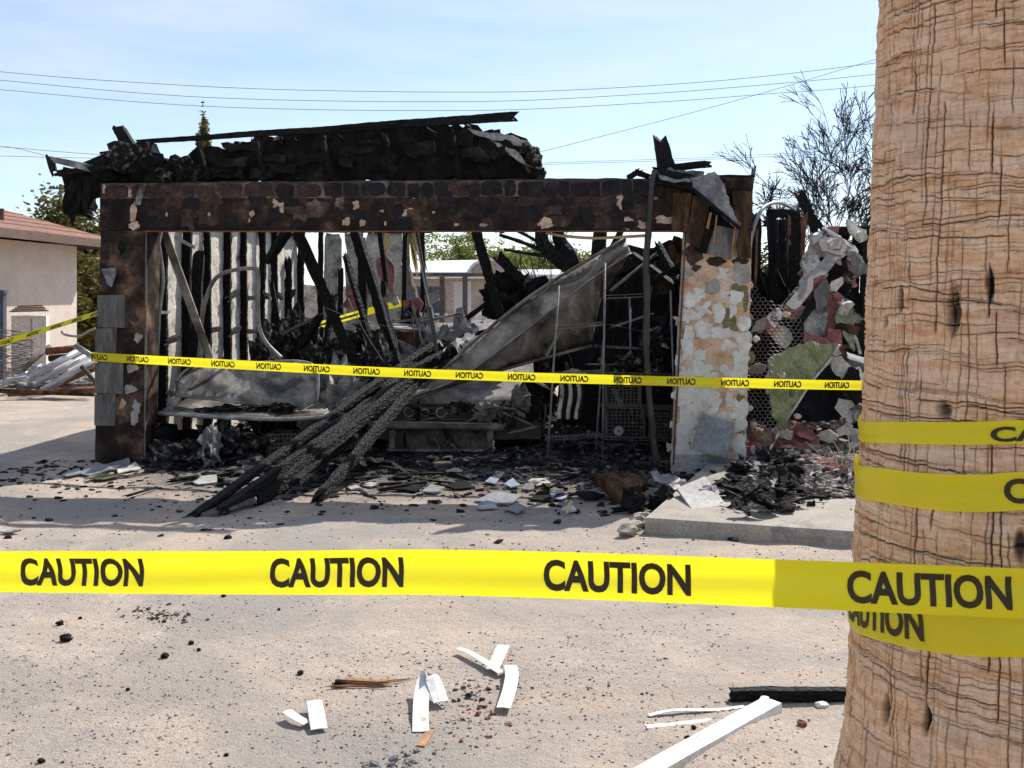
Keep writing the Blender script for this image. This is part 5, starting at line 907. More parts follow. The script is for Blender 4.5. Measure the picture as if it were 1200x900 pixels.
    for k in range(26):
        a = rnd.uniform(0, 6.28); e = rnd.uniform(-.5, 1.1); L_ = rnd.uniform(.9, 1.4); d = Vector((math.cos(a)*math.cos(e), math.sin(a)*math.cos(e), math.sin(e))); tip = top+d*L_; mb.tube([top, tip], [.02, .008], 5)
        side = d.cross(EZ).normalized(); upv = side.cross(d)
        for j in range(22):
            f = -1.25+2.5*j/21; dd = (d*math.cos(f)+side*math.sin(f)); q = tip+dd*rnd.uniform(.6, .85)-EZ*.25*abs(f); w_ = upv.cross(dd).normalized()*.02; mb.add([tip-w_*.4, tip+w_*.4, tip.lerp(q,.6)+w_, q, tip.lerp(q,.6)-w_], [(0,1,2,3,4)])
    mb.build('crown', M['frond'], root)
palm()

# ------------------------------------------------------------------ caution tapes
def text_mesh(s_):
    cu = bpy.data.curves.new('t', 'FONT'); cu.body = s_; cu.size = 1; cu.offset = .034; cu.resolution_u = 4; o = bpy.data.objects.new('t', cu); COL.objects.link(o)
    dg = bpy.context.evaluated_depsgraph_get(); me = bpy.data.meshes.new_from_object(o.evaluated_get(dg)); bm = bmesh.new(); bm.from_mesh(me); bmesh.ops.triangulate(bm, faces=bm.faces)
    for _ in range(2): bmesh.ops.subdivide_edges(bm, edges=[e for e in bm.edges if e.calc_length() > .22], cuts=1); bmesh.ops.triangulate(bm, faces=bm.faces)
    bm.verts.index_update(); v = [(q.co.x, q.co.y) for q in bm.verts]; f = [tuple(x.index for x in q.verts) for q in bm.faces]; bm.free(); bpy.data.objects.remove(o); bpy.data.curves.remove(cu); bpy.data.meshes.remove(me)
    x0, x1 = min(a for a, _ in v), max(a for a, _ in v); y0, y1 = min(b for _, b in v), max(b for _, b in v); return [((a-x0)/(x1-x0), (b-y0)/(y1-y0)) for a, b in v], f
TXT = text_mesh('CAUTION')
class Path:
    def __init__(s, pts, n=10):
        s.p = smooth_path(pts, n); s.s = [0]
        for i in range(1, len(s.p)): s.s.append(s.s[-1]+(s.p[i]-s.p[i-1]).length)
    def at(s, q):
        q = max(0, min(s.s[-1]-1e-6, q)); import bisect; i = max(0, min(bisect.bisect_right(s.s, q)-1, len(s.p)-2)); t = (q-s.s[i])/max(1e-9, s.s[i+1]-s.s[i])
        def tan(j): return (s.p[min(j+1, len(s.p)-1)]-s.p[max(j-1, 0)]).normalized()
        return s.p[i].lerp(s.p[i+1], t), tan(i).lerp(tan(i+1), t).normalized()
    def s_at_px(s, px, lo=0.0):
        best = None
        for i in range(len(s.p)-1):
            if s.s[i] < lo or s.p[i].y <= .2: continue
            a = 600+FPX*s.p[i].x/s.p[i].y; b = 600+FPX*s.p[i+1].x/s.p[i+1].y
            if (a-px)*(b-px) <= 0 and a != b: return s.s[i]+(px-a)/(b-a)*(s.s[i+1]-s.s[i])
        return None
def tape(name, path, wd, texts, lab, mirror=False, fold=None, rip=.0022, eps=.0009, seed=0, lean=0.0, rows=8, tband=(.17, .83), step=.012, group=None):
    """plastic ribbon with printing; texts are (s0, s1) spans along it"""
    L_ = path.s[-1]; n = int(L_/step); fold = fold or (lambda q: 1.0)
    def pt(q, t, e=0.0):
        c, d = path.at(q); up = Vector((0,0,1)); nrm = d.cross(up).normalized(); tw = lean+.10*mnoise.noise(Vector((q*.9, seed, 0))); up2 = (up-d*up.dot(d)).normalized(); up2 = up2*math.cos(tw)+nrm*math.sin(tw)
        r = rip*(math.sin(t*8+1.2*mnoise.noise(Vector((q*1.5, seed, 5)))*3)+.6*mnoise.noise(Vector((q*5, t*3, seed))))
        return c+up2*((t-.5)*wd*fold(q))+nrm*(r+e)
    mb = MB()
    for i in range(n+1):
        for j in range(rows+1): mb.v.append(pt(L_*i/n, j/rows))
    for i in range(n):
        for j in range(rows): mb.f.append((i*(rows+1)+j, (i+1)*(rows+1)+j, (i+1)*(rows+1)+j+1, i*(rows+1)+j+1))
    root = mesh_obj(name, mb.v, mb.f, M['tape'], None, True); tag(root, lab, 'caution tape', group)
    for (s0, s1) in texts:
        q = MB()
        for e in (eps, -eps):
            vs_ = []
            for (a, b) in TXT[0]:
                a2 = 1-a if mirror else a; s_ = s0+(s1-s0)*a2; vs_.append(pt(s_, tband[0]+(tband[1]-tband[0])*b, e))
            if min(s0, s1) < 0 or max(s0, s1) > L_: continue
            q.add(vs_, TXT[1])
        if q.v: q.build('caution_lettering', M['letters'], root)
    return root
# main tape to the palm
def wrap(z0f, a0, a1, n, clr=.0065): 
    out = []
    for i in range(n+1):
        a = a0+(a1-a0)*i/n; z_ = z0f(a); r_ = prad(z_)+clr; out.append(Vector((PC.x+math.cos(a)*r_, PC.y+math.sin(a)*r_, z_)))
    return out
L0 = P(0,669.5,1.86); L1 = P(1000,676,1.545); tdir = (L1-L0); tdir.z = 0; tdir.normalize(); tn = Vector((tdir.y, -tdir.x, 0)); ang = math.atan2(tn.y, tn.x)
zt = 1.157
wp = wrap(lambda a: 1.158-.015*(a-ang), ang, ang+2.6, 40)
free = [P(-420,668,2.0), P(-200,669,1.925), P(0,669.5,1.858), P(300,671,1.765), P(600,672,1.675)]
mp_ = Path(free+wp, 8)
spans = []
for a, b in ((-268,-132),(23,168),(316,473),(637,810),(993,1186)):
    s0, s1 = mp_.s_at_px(a), mp_.s_at_px(b)
    if s0 is not None and s1 is not None: spans.append((s0, s1))
tape('caution_tape', mp_, .0755, spans, 'taut yellow caution tape stretched to the palm trunk across the yard', seed=1, rip=.0034)
tag(timber('wooden_stake', P(-420,668,2.0)+Vector((0,.03,-1.2)), P(-420,668,2.0)+Vector((0,.03,.15)), .05, .05, M['rawwood'], None, 900, .04), 'wooden stake holding the far end of the taut yard tape', 'stake')
def zy(px, py): # height on the trunk front for a sight line
    dr = Vector(((px-600)/FPX, 1, 0)); r_ = prad(1.6-(py-342)/FPX*1.65)+.006; a = dr.dot(dr); b = -2*dr.dot(PC); c = PC.dot(PC)-r_*r_; di = max(0, b*b-4*a*c); Yh = (-b-math.sqrt(di))/(2*a); h = dr*Yh; return math.atan2(h.y-PC.y, h.x-PC.x), 1.6-(py-342)/FPX*Yh
def wrap_tape(rows_px, wpx, lab, texts_px=(), fold=None, seed=0, tilt=0.0, clr=.0065, tband=(.17,.83), eps=.0012):
    ks = sorted([zy(x, y) for x, y in rows_px]); ks = [((a+2*math.pi) % (2*math.pi), z) for a, z in ks]; ks.sort(); aa = [a for a, _ in ks]; zz = [z for _, z in ks]
    zf = lambda a: float(np.interp(a, [aa[0]-1.6]+aa+[aa[-1]+1.6], [zz[0]]+zz+[zz[-1]])); pth = Path(wrap(zf, aa[0]-1.5, aa[-1]+1.5, 50, clr), 3); sp = []
    for a, b in texts_px:
        lo = pth.s[-1]*.25
        fa, _ = zy(a, 700); 
        def s_of(ang_): return min(range(len(pth.p)), key=lambda i: abs(((math.atan2(pth.p[i].y-PC.y, pth.p[i].x-PC.x)-ang_+math.pi) % (2*math.pi))-math.pi))
        sp.append(b if False else (pth.s[s_of(zy(a, rows_px[0][1])[0])], None) if b is None else (pth.s[s_of(zy(a, 720)[0])], pth.s[s_of(zy(b, 720)[0])]))
    sp = [(q[0], q[0]+.235) if q[1] is None else (q[1]-.235, q[1]) for q in sp]
    tape('caution_tape', pth, wpx/FPX*1.62, sp, lab, fold=fold, seed=seed, rip=.0012, tband=tband, eps=eps, rows=6)
wrap_tape([(1003,714),(1030,722),(1060,729),(1100,735),(1150,739),(1200,739)], 58, 'yellow caution tape loop round the palm just under the taut tape', [(1000,1080)], seed=2, clr=.0055)
wrap_tape([(1010,565),(1040,569),(1080,575),(1120,578),(1160,578),(1200,575)], 42, 'crinkled yellow caution tape loop round the palm above the taut tape', [(1177,None)], seed=3)
wrap_tape([(1012,506),(1060,507),(1120,508),(1200,506)], 26, 'narrow folded yellow caution tape loop highest on the palm', [(1160,None)], seed=4, tband=(-.1,.62) if False else (.1,.75))
# tape across the garage front, printed side away
gp = Path([F(113,418,-.03), F(122,418.8,-.035), P(300,428.5,9.0), P(450,436,8.8), P(600,441.5,8.7), P(740,445.5,8.6), P(876,449,8.55), P(1000,451.5,8.7), P(1120,452,9.3), P(1240,450,10.2)], 12); sp = []; s_ = gp.s_at_px(112)
while s_ < gp.s[-1]-.3: sp.append((s_, s_+.235)); s_ += .447
tape('caution_tape', gp, .083, sp, 'yellow caution tape with mirrored lettering strung across the burnt garage opening', mirror=True, seed=5, rip=.003, step=.03, rows=5, eps=.002, lean=.15)
lpth = Path([P(-330,500,6.4), P(-150,447,7.2), P(0,402.5,8.1), P(60,384,8.9), P(116,366.5,10.0), P(136,362,10.6)], 12); sp = []; s_ = .1
while s_ < lpth.s[-1]-.3: sp.append((s_, s_+.235)); s_ += .447
tape('caution_tape', lpth, .083, sp, 'yellow caution tape slanting up past the neighbouring house to the garage corner', mirror=True, seed=6, rip=.004, step=.03, rows=5, eps=.002, lean=.7)
tag(timber('wooden_stake', Vector((P(-330,500,6.4).x, 6.43, -.05)), Vector((P(-330,500,6.4).x, 6.43, .95)), .05, .05, M['rawwood'], None, 901, .04), 'wooden stake holding the slanting tape beside the driveway', 'stake')
bpth = Path([P(334,374,15.0), P(352,381,14.6), P(372,381,14.2), P(395,375,13.8), P(420,368,13.6), P(470,355,13.9)], 8); tape('caution_tape', bpth, .09, [], 'distant yellow caution tape glimpsed behind the burnt studs', mirror=True, seed=7, rip=.001, step=.04, rows=4, eps=.003)

# ------------------------------------------------------------------ surroundings
# neighbouring house at the left
nh = empty('neighbour_house', P(40,430,22)); tag(nh, 'cream stucco house with brown hip roof beyond the driveway', 'house')
c0 = Vector((-10.65, 19.0, 0)); far = P(90,422,24.0); far.z = 0; near = P(-10,450,20.2); near.z = 0
e = (far-near).normalized(); nn = Vector((e.y, -e.x, 0)); near = far-e*11; WH = 2.66
def H(a, b, z): return far-e*a-nn*b+EZ*z                            # a back from the far corner, b inward
mb = MB(); mb.hexa([H(0,0,-.1), H(11,0,-.1), H(11,0,WH), H(0,0,WH)], [H(0,8,-.1), H(11,8,-.1), H(11,8,WH), H(0,8,WH)]); mb.build('wall', M['housewall'], nh)
ov = .75; rh = 1.55; ev = [H(-ov,-ov,WH), H(11+ov,-ov,WH), H(11+ov,8+ov,WH), H(-ov,8+ov,WH)]; r0, r1 = H(3.6,4,WH+rh+.15), H(7.4,4,WH+rh+.15)
rf = MB(); rf.add([v+EZ*.15 for v in ev]+[r0, r1]+[v+EZ*.07 for v in ev], [(0,1,5,4),(1,2,5),(2,3,4,5),(3,0,4),(0,6,7,1),(1,7,8,2),(2,8,9,3),(3,9,6,0),(6,9,8,7)]); roof_ = rf.build('roof', M['shingle'], nh)
for i in range(4): MB().beam(ev[i]+EZ*.05, ev[(i+1) % 4]+EZ*.05, .04, .17).build('fascia', M['fascia'], roof_)
for row in range(1, 11):                                            # shingle courses on the slope towards the yard
    t = row/11.5; a0 = (ev[0]+EZ*.15).lerp(r0, t); a1 = (ev[1]+EZ*.15).lerp(r1, t); MB().beam(a0+EZ*.006, a1+EZ*.006, .05, .016).build('shingle_course', M['shingle'], roof_)
MB().box(H(2.2,-.03,1.35), (.06,1.0,1.0)).build('window', M['bluesteel'], nh) if False else None
mb = MB(); p = P(2,262,20.5); mb.tube([p, p+EZ*.3], .05, 10); mb.build('roof_vent', M['fascia'], roof_)

def crown(mb, c, rad, n, size, seed, clumps=40, power=.5):
    rnd = random.Random(seed); cs = []
    for _ in range(clumps):
        d = Vector((rnd.gauss(0,1), rnd.gauss(0,1), rnd.gauss(0,1))).normalized()*rnd.random()**power; cs.append((Vector((c[0]+d.x*rad[0], c[1]+d.y*rad[1], c[2]+d.z*rad[2])), rnd.uniform(.14, .32)))
    for _ in range(n):
        q, s_ = rnd.choice(cs); d = Vector((rnd.gauss(0,1)*rad[0], rnd.gauss(0,1)*rad[1], rnd.gauss(0,1)*rad[2]))*s_*.62; p = q+d
        a = Vector((rnd.gauss(0,1), rnd.gauss(0,1), rnd.gauss(0,.6))).normalized()*size*rnd.uniform(.6, 1.4); b = a.cross(Vector((rnd.gauss(0,1), rnd.gauss(0,1), rnd.gauss(0,1)))).normalized()*size*.45; mb.add([p-a, p+b, p+a, p-b], [(0,1,2,3)])
    return cs
def leafy(name, lab, base, h, rad, n, size, mk, seed, group=None, trunk_r=.12, cz=None, clumps=40):
    root = empty(name, base); tag(root, lab, 'tree', group); base = Vector(base); c = base+EZ*(cz if cz else h-rad[2]); mb = MB(); cs = crown(mb, c, rad, n, size, seed, clumps); mb.build('crown', M[mk], root)
    t = MB(); rnd = random.Random(seed); top = base+EZ*(c.z-base.z)*.8; t.tube(smooth_path([base-EZ*.1, base.lerp(top,.5)+Vector((rnd.uniform(-.1,.1),0,0)), top], 4), [trunk_r*(1.1-.05*i) for i in range(9)], 8)
    for q, _ in cs[:14]: t.tube([top-EZ*rnd.uniform(0,.6), top.lerp(q,.5)+EZ*.1, q], [trunk_r*.45, trunk_r*.28, trunk_r*.1], 5)
    t.build('trunk', M['bark'], root); return root
leafy('shrub_tree', 'olive-green bushy tree standing behind the neighbouring house corner', P(78,420,29).xy.to_3d(), 4.05, (1.35,1.2,1.9), 20000, .095, 'leaf_olive', 1, clumps=170)
leafy('shrub_tree', 'narrow olive shrub filling the gap between house and garage', P(105,400,26).xy.to_3d(), 2.6, (.85,.8,1.3), 9000, .075, 'leaf_olive', 2, clumps=60)
leafy('cypress_tree', 'slim dark cypress tip rising above the burnt roof', P(238,400,40).xy.to_3d(), 8.15, (.30,.30,2.5), 16000, .09, 'leaf_olive', 3, clumps=320)
leafy('green_tree', 'bright green tree seen through the opening beside the palm fronds', P(545,400,44).xy.to_3d(), 4.15, (2.5,2.0,1.2), 5000, .10, 'leaf_green', 4, 'far green trees', clumps=34)
leafy('green_tree', 'wider green tree seen through the opening behind the arched carport', P(610,400,50).xy.to_3d(), 4.1, (3.2,2.0,1.2), 4500, .11, 'leaf_green', 5, 'far green trees', clumps=34)
leafy('green_tree', 'distant dark green tree low behind the burnt stump tree', P(690,400,60).xy.to_3d(), 4.0, (4.2,2.4,1.4), 5000, .13, 'leaf_dark', 6, 'far green trees', clumps=34)
leafy('green_tree', 'distant green tree behind the burnt house frame', P(915,400,40).xy.to_3d(), 3.7, (2.4,2,1.5), 4000, .10, 'leaf_dark', 7, 'far green trees', clumps=34)
# far palm by the wall
pt_ = empty('far_palm', P(468,425,17).xy.to_3d()); tag(pt_, 'grey-trunked palm with dead hanging fronds behind the burnt wall', 'tree')
pr = [P(482,420,17), P(474,370,17), P(466,330,17), P(460,290,17), P(458,262,17)]; pr[0].z = 0; q = smooth_path(pr, 6); M['palmgrey'] = mat('grey_palm_bark', [(.3,(.13,.115,.10)),(.6,(.24,.215,.19)),(.8,(.34,.31,.28))], 6, 8, .9, .8, 30, .1, stretch=(1,1,5), bdist=.03)
MB().tube(q, [.34-.006*i+.015*math.sin(i*2.1) for i in range(len(q))], 14).build('trunk', M['palmgrey'], pt_, True)
rnd = random.Random(5); mb = MB(); mg = MB(); tp = P(466,262,16.9)
for k in range(60):
    a = rnd.uniform(0, 6.28); L_ = rnd.uniform(.4, 1.0); s0 = tp+Vector((math.cos(a)*.28, math.sin(a)*.28, rnd.uniform(-.1,.3))); t0 = s0+Vector((math.cos(a)*.25, math.sin(a)*.25, -L_)); w_ = Vector((-math.sin(a), math.cos(a), 0))*.04; (mb if k % 3 else mg).add([s0-w_*.4, s0+w_*.4, s0.lerp(t0,.6)+w_, t0, s0.lerp(t0,.6)-w_], [(0,1,2,3,4)])
mb.build('dead_frond_skirt', M['deadfrond'], pt_); mg.build('green_fronds', M['frond'], pt_)

# arched carport behind, with a low pale building
cp = empty('arched_carport', P(545,440,22).xy.to_3d()); tag(cp, 'white arched-roof carport on posts seen through the opening', 'carport')
Y0, Y1 = 24.0, 25.5
zr = lambda y: 1.6-(y-342)/FPX*24
x0, x1 = P(478,0,24).x, P(598,0,24).x
mb = MB(); prof = [(540+58*math.cos(a)*1.0, 320-16*math.sin(a)) for a in [math.pi*i/14 for i in range(15)]]
MB().hexa([P(470,322,23), P(552,322,23), P(552,319,23), P(470,319,23)], [P(478,308,27.5), P(560,306,27.5), P(560,304.5,27.5), P(478,306,27.5)]).build('roof_sheet', M['whiteroof'], cp)
ar = MB(); outer = [P(574+25*math.cos(a), 321-17*math.sin(a), 23.2) for a in [math.pi*i/12 for i in range(13)]]; n_ = len(outer)
ar.add(outer+[p+Vector((-.1,4.5,0.1)) for p in outer], [tuple(range(n_))]+[(i, i+1, n_+i+1, n_+i) for i in range(n_-1)]+[(n_-1, 0, n_, 2*n_-1)]); ar.build('arched_gable', M['palewall'], cp)
for i in range(n_-1): MB().beam(outer[i]-Vector((0,.03,0)), outer[i+1]-Vector((0,.03,0)), .08, .06).build('arch_trim', M['whiteroof'], cp)
MB().beam(P(470,322,22.95), P(600,322,22.95), .1, .08).build('eave_beam', M['pole'], cp)
for x in (518, 545): MB().beam(P(x,322,22.9), Vector((P(x,322,22.9).x, 22.9, -.05)), .11, .11).build('post', M['pole'], cp)
MB().hexa([P(532,400,23.6), P(552,400,23.6), P(552,330,23.6), P(532,330,23.6)], [P(532,400,23.9), P(552,400,23.9), P(552,330,23.9), P(532,330,23.9)]).build('screen_panel', M['whiteroof'], cp)
lb = empty('low_building', P(560,400,31).xy.to_3d()); tag(lb, 'long low pale pink building far behind the garage', 'building')
bx0, bx1 = P(440,0,31).x, P(760,0,31).x; mb = MB(); mb.hexa([(bx0,31,-.1),(bx1,31,-.1),(bx1,31,2.0),(bx0,31,2.0)], [(bx0,37,-.1),(bx1,37,-.1),(bx1,37,2.0),(bx0,37,2.0)]); mb.build('wall', M['palewall'], lb)
mb = MB(); mb.hexa([(bx0-.3,30.6,2.0),(bx1+.3,30.6,2.0),(bx1+.3,30.6,2.12),(bx0-.3,30.6,2.12)], [(bx0-.3,37.4,2.3),(bx1+.3,37.4,2.3),(bx1+.3,37.4,2.42),(bx0-.3,37.4,2.42)]); mb.build('roof', M['whiteroof'], lb)
for x in (500, 590, 640, 690):
    p = P(x, 350, 30.97); wn = MB().box((p.x, 30.97, 1.35), (1.1,.08,.8)).build('window', M['bluesteel'], lb); MB().box((p.x, 30.92, .93), (1.3,.12,.06)).build('sill', M['whiteroof'], wn)

# utility pole, cables
up_ = empty('utility_pole', P(71,345,70).xy.to_3d()); tag(up_, 'distant wooden utility pole with two crossarms above the olive tree', 'utility pole')
b = P(71,342,70); MB().tube([Vector((b.x,70,0)), P(71,216,70)], [.17,.12], 8).build('mast', M['pole'], up_); MB().beam(P(57.5,220.5,70), P(82,220.5,70), .12, .14).build('crossarm', M['pole'], up_); MB().beam(P(59,235,70), P(72,235,70), .12, .12).build('crossarm', M['pole'], up_)
for x in (59,63,67,75,80): MB().tube([P(x,220,70), P(x,217.5,70)], .06, 6).build('insulator', M['pole'], up_)
CB = [([(-200,62),(0,84),(150,96),(330,105),(560,108),(700,104),(860,93),(1025,74),(1300,38)],45,'uppermost power cable crossing the sky'),([(-200,74),(0,94),(250,114.5),(550,119),(750,110.5),(900,99),(1025,87),(1300,55)],46,'middle power cable crossing the sky'),([(-200,86),(0,105),(250,125),(550,129.5),(750,121),(900,110),(1025,100),(1300,70)],47,'lowest of three parallel power cables crossing the sky'),
      ([(560,196),(645,175),(800,135),(925,100),(1025,70),(1200,20)],38,'thin cable slanting steeply up to the right behind the palm'),([(600,194),(790,188),(880,184.5),(1025,177),(1300,160)],60,'low cable passing behind the bare burnt tree'),([(600,192),(790,186),(880,182),(1025,174),(1300,157)],62,'low cable running just above its twin behind the bare tree'),([(-200,160),(0,172),(60,177),(130,182),(260,189)],50,'short cable ending behind the burnt left eave'),([(-200,183),(0,183),(60,184.5),(160,186),(260,188)],55,'level cable reaching the burnt left eave'),([(-200,150),(-20,170),(15,173),(60,184),(90,190)],48,'thin cable dipping across the level one at left')]
for k, (pts, Y, lab) in enumerate(CB):
    q = smooth_path([P(x, y, Y) for x, y in pts], 8); tag(MB().tube(q, .0125 if k != 3 else .009, 5).build('power_cable', M['cable'], None, True), lab, 'power cable')

# burnt, leafless trees
def bare(name, lab, base, h, seed, m, spread=.55, levels=5, r0=.09, droop=.0, trunks=3, px=None):
    rnd = random.Random(seed); root = empty(name, base); tag(root, lab, 'tree'); tr_ = MB(); tw = MB()
    def grow(p, d, L_, r, lv):
        n = 4; pts = [p]; rs = [r]; q = p
        for i in range(n):
            d = (d+Vector((rnd.gauss(0,.12), rnd.gauss(0,.12), rnd.gauss(0,.07)+.02-droop*(levels-lv)*.02))).normalized(); q = q+d*L_/n; pts.append(q); rs.append(r*(1-.5*(i+1)/n))
        rs = [max(x, .0042) for x in rs]; (tr_ if lv >= levels-1 else tw).tube(pts, rs, 6 if lv >= levels-1 else 4, False)
        if lv == 0: return
        for k in range(rnd.choice((2,3,3,4)) if lv > 1 else 4):
            i = rnd.randint(2, n) if k else n; ax = Vector((rnd.gauss(0,1), rnd.gauss(0,1), rnd.gauss(0,.5))).normalized(); nd = (d+ax*spread*rnd.uniform(.5,1.1)).normalized(); grow(pts[i], nd, L_*rnd.uniform(.55,.78), rs[i]*.72, lv-1)
    for k in range(trunks): grow(Vector(base)+Vector((rnd.uniform(-.15,.15), rnd.uniform(-.15,.15), -.05)), Vector((rnd.uniform(-.28,.28), rnd.uniform(-.2,.2), 1)).normalized(), h*.36, r0, levels)
    tr_.build('trunk', m, root); tw.build('twigs', m, root)
bare('burnt_tree', 'tall leafless burnt tree with fine twigs behind the burnt house', P(992,400,17).xy.to_3d(), 4.7, 8, M['bark'], .42, 6, .07, .5, 3)
bare('burnt_tree', 'smaller leafless burnt tree beside the leaning charred post', P(932,400,16).xy.to_3d(), 3.8, 12, M['bark'], .45, 6, .05, .5, 3)
bare('burnt_bush', 'sparse thin burnt sapling rising above the roof wreck end', P(652,420,13.5).xy.to_3d(), 3.1, 21, M['bark'], .35, 3, .028, .1, 2)
st = empty('burnt_stump_tree', P(675,420,15).xy.to_3d()); tag(st, 'stubby black charred tree with cut limbs behind the leaning door', 'tree')
for k, (pts, r) in enumerate(([[(690,430),(683,350),(672,318),(650,300),(636,285),(635,262)],.2], [[(672,320),(668,300),(655,280),(655,262)],.17], [[(684,345),(700,318),(702,285),(705,262)],.19], [[(690,330),(712,300),(728,270)],.09], [[(650,300),(615,285),(585,275)],.05], [[(645,292),(610,272),(585,262)],.04], [[(640,300),(612,296),(590,292)],.04])):
    q = smooth_path([P(x, y, 15) for x, y in pts], 5); MB().tube(q, [r*.68*(1.1-.4*i/len(q))*(1+.25*mnoise.noise(Vector((i*.9, k, 0)))) for i in range(len(q))], 9).build('limb' if k else 'trunk', M['char'], st)
# left yard: post, enamel cabinet, heap of pipes
fp = empty('fence_post', P(3,445,18.6).xy.to_3d()); tag(fp, 'blue-grey steel fence post by the neighbouring house', 'post')
b = P(2,445,18.6); b.z = -.05; MB().beam(b, P(2,344,18.6), .12, .12).build('shaft', M['bluesteel'], fp); MB().box(P(2,342,18.6), (.17,.17,.06)).build('cap', M['bluesteel'], fp)
ec = empty('enamel_cabinet', P(38,440,20.5).xy.to_3d()); tag(ec, 'old white cabinet with planks on top by the neighbouring house', 'cabinet')
b0 = P(16,0,20.5); MB().hexa([(b0.x,20.4,0),(P(54,0,20.4).x,20.4,0),(P(54,0,20.4).x,20.4,1.12),(b0.x,20.4,1.12)], [(b0.x+.1,21,0),(P(58,0,21).x,21,0),(P(58,0,21).x,21,1.12),(b0.x+.1,21,1.12)]).build('case', M['whitebox'], ec)
for x0_, x1_ in ((17,36),(38,53)): MB().hexa([P(x0_,428,20.36), P(x1_,428,20.36), P(x1_,372,20.36), P(x0_,372,20.36)], [P(x0_,428,20.39), P(x1_,428,20.39), P(x1_,372,20.39), P(x0_,372,20.39)]).build('door', M['whitebox'], ec)
for k in range(4): MB().beam(P(12+3*k,365-2*k,20.5+.1*k), P(56-2*k,364-2*k,20.6+.1*k), .12, .03).build('plank', M['rawwood'] if k % 2 else M['board'], ec)
R = random.Random(9)
PP = [((32,444),(95,410),15.6,16.2,.055,'alu'),((40,450),(105,415),15.4,16.0,.05,'alu'),((50,458),(110,422),15.3,15.6,.06,'alu'),((62,452),(118,428),15.4,15.6,.055,'rust'),((0,452),(48,428),15.6,16.4,.03,'alu'),((28,432),(58,406),16,16.6,.04,'board'),((88,405),(112,420),15.8,15.8,.045,'steel'),((2,447),(40,440),15.7,15.9,.028,'alu'),((10,462),(112,456),15.2,15.3,.04,'rust'),((0,458),(110,462),15.2,15.1,.035,'brownboard'),((20,455),(115,450),15.5,15.5,.03,'board'),((55,412),(92,408),16.4,16.4,.06,'rust'),((58,420),(100,416),16.3,16.3,.05,'brownboard'),((96,430),(116,452),15.4,15.2,.035,'steel_dark'),((45,432),(75,436),16,16,.03,'steel')]
for k, (a, b, Ya, Yb, r, mk) in enumerate(PP):
    lab = {'alu':'pale metal pipe in the heap beside the garage','rust':'rusty pipe in the heap beside the garage','board':'grey weathered pole in the heap beside the garage','steel':'short grey steel rod in the heap beside the garage','brownboard':'brown scorched pole in the heap beside the garage','steel_dark':'dark leaning rod in the heap beside the garage'}[mk]
    pa, pb = P(*a, Ya), P(*b, Yb); mb = MB(); mb.tube([pa, pb], r, 10); mb.tube([pa+(pb-pa).normalized()*-.002, pa+(pb-pa).normalized()*.004], r*1.06, 10); tag(mb.build('scrap_pipe', M[mk], None, True), lab, 'pipe', lab.split(' in the')[0]+'s in the heap')
for k, (x, y, a, b) in enumerate(((30,455,.9,.2),(70,462,1.0,.16),(95,455,.7,.2),(50,448,.8,.3))): p = GD(x, y); tag(lump('scrap_heap', (p.x, p.y+.2, b*.3), (a, .5, b), M['rust'] if k % 2 else M['ash'], None, 3, .7, 3, 950+k, floor=0), 'low heap of rusty scrap under the pipes' if k % 2 else 'low heap of grey scrap under the pipes', 'scrap heap', 'rusty scrap heaps' if k % 2 else 'grey scrap heaps')
q = smooth_path([P(72,388,16.5), P(76,392,16.5), P(92,394,16.3), P(104,388,16.2), P(112,385,16.2)], 5); tag(MB().tube(q, .02, 6).build('bent_rod', M['steel'], None, True), 'thin bent steel rod sticking up behind the pipe heap', 'rod')
wr = empty('wire_roll', P(18,430,17.5).xy.to_3d()); tag(wr, 'tangled roll of grey wire mesh standing by the white cabinet', 'wire roll')
for k in range(26):
    c = P(18,0,17.5); z_ = .05+k*.035; pts = [Vector((c.x+(.28+.05*R.random())*math.cos(t*.7+k), 17.5+.25*math.sin(t*.7+k), z_+.03*math.sin(t*2+k))) for t in range(10)]; MB().tube(pts, .006, 4).build('coil', M['wirem'], wr)

# ------------------------------------------------------------------ foreground scraps
def strip(name, pts, wd, lab, side=None, th=.0025, m='vinyl', lip=0.0):
    """a bent strip of siding lying on the ground; pts are (pixel x, pixel y, height)"""
    q = smooth_path([GD(x, y)+EZ*h for x, y, h in pts], 6); mb = MB(); n = len(q)
    for i, p in enumerate(q):
        d = (q[min(i+1, n-1)]-q[max(i-1, 0)]).normalized(); s_ = Vector(side).normalized() if side else d.cross(EZ).normalized(); s_ = (s_-d*s_.dot(d)).normalized(); nm = d.cross(s_).normalized()
        if nm.z < 0 and not side: nm = -nm
        sec = [(-.5, -lip), (-.47, 0), (0, .002), (.47, 0), (.5, -lip)]
        top = [p+s_*wd*a+nm*b for a, b in sec]; mb.v += top+[t-nm*th for t in reversed(top)]
    K = 10
    for i in range(n-1):
        for k in range(K): mb.f.append((i*K+k, i*K+(k+1) % K, (i+1)*K+(k+1) % K, (i+1)*K+k))
    mb.f.append(tuple(range(K-1, -1, -1))); mb.f.append(tuple((n-1)*K+k for k in range(K)))
    return tag(mb.build(name, M[m]), lab, 'siding strip')
strip('vinyl_strip', [(537,767,.03),(553,774,.03),(570,783,.025),(588,794,.02)], .035, 'white vinyl strip with forked end in the group of three')
strip('vinyl_strip', [(590,768,.045),(584,779,.035),(577,790,.02)], .055, 'short white vinyl strip crossing the forked one')
strip('vinyl_strip', [(598,788,.03),(600,800,.035),(597,815,.025),(590,833,.012)], .055, 'curved white vinyl strip with worn end near the forked one')
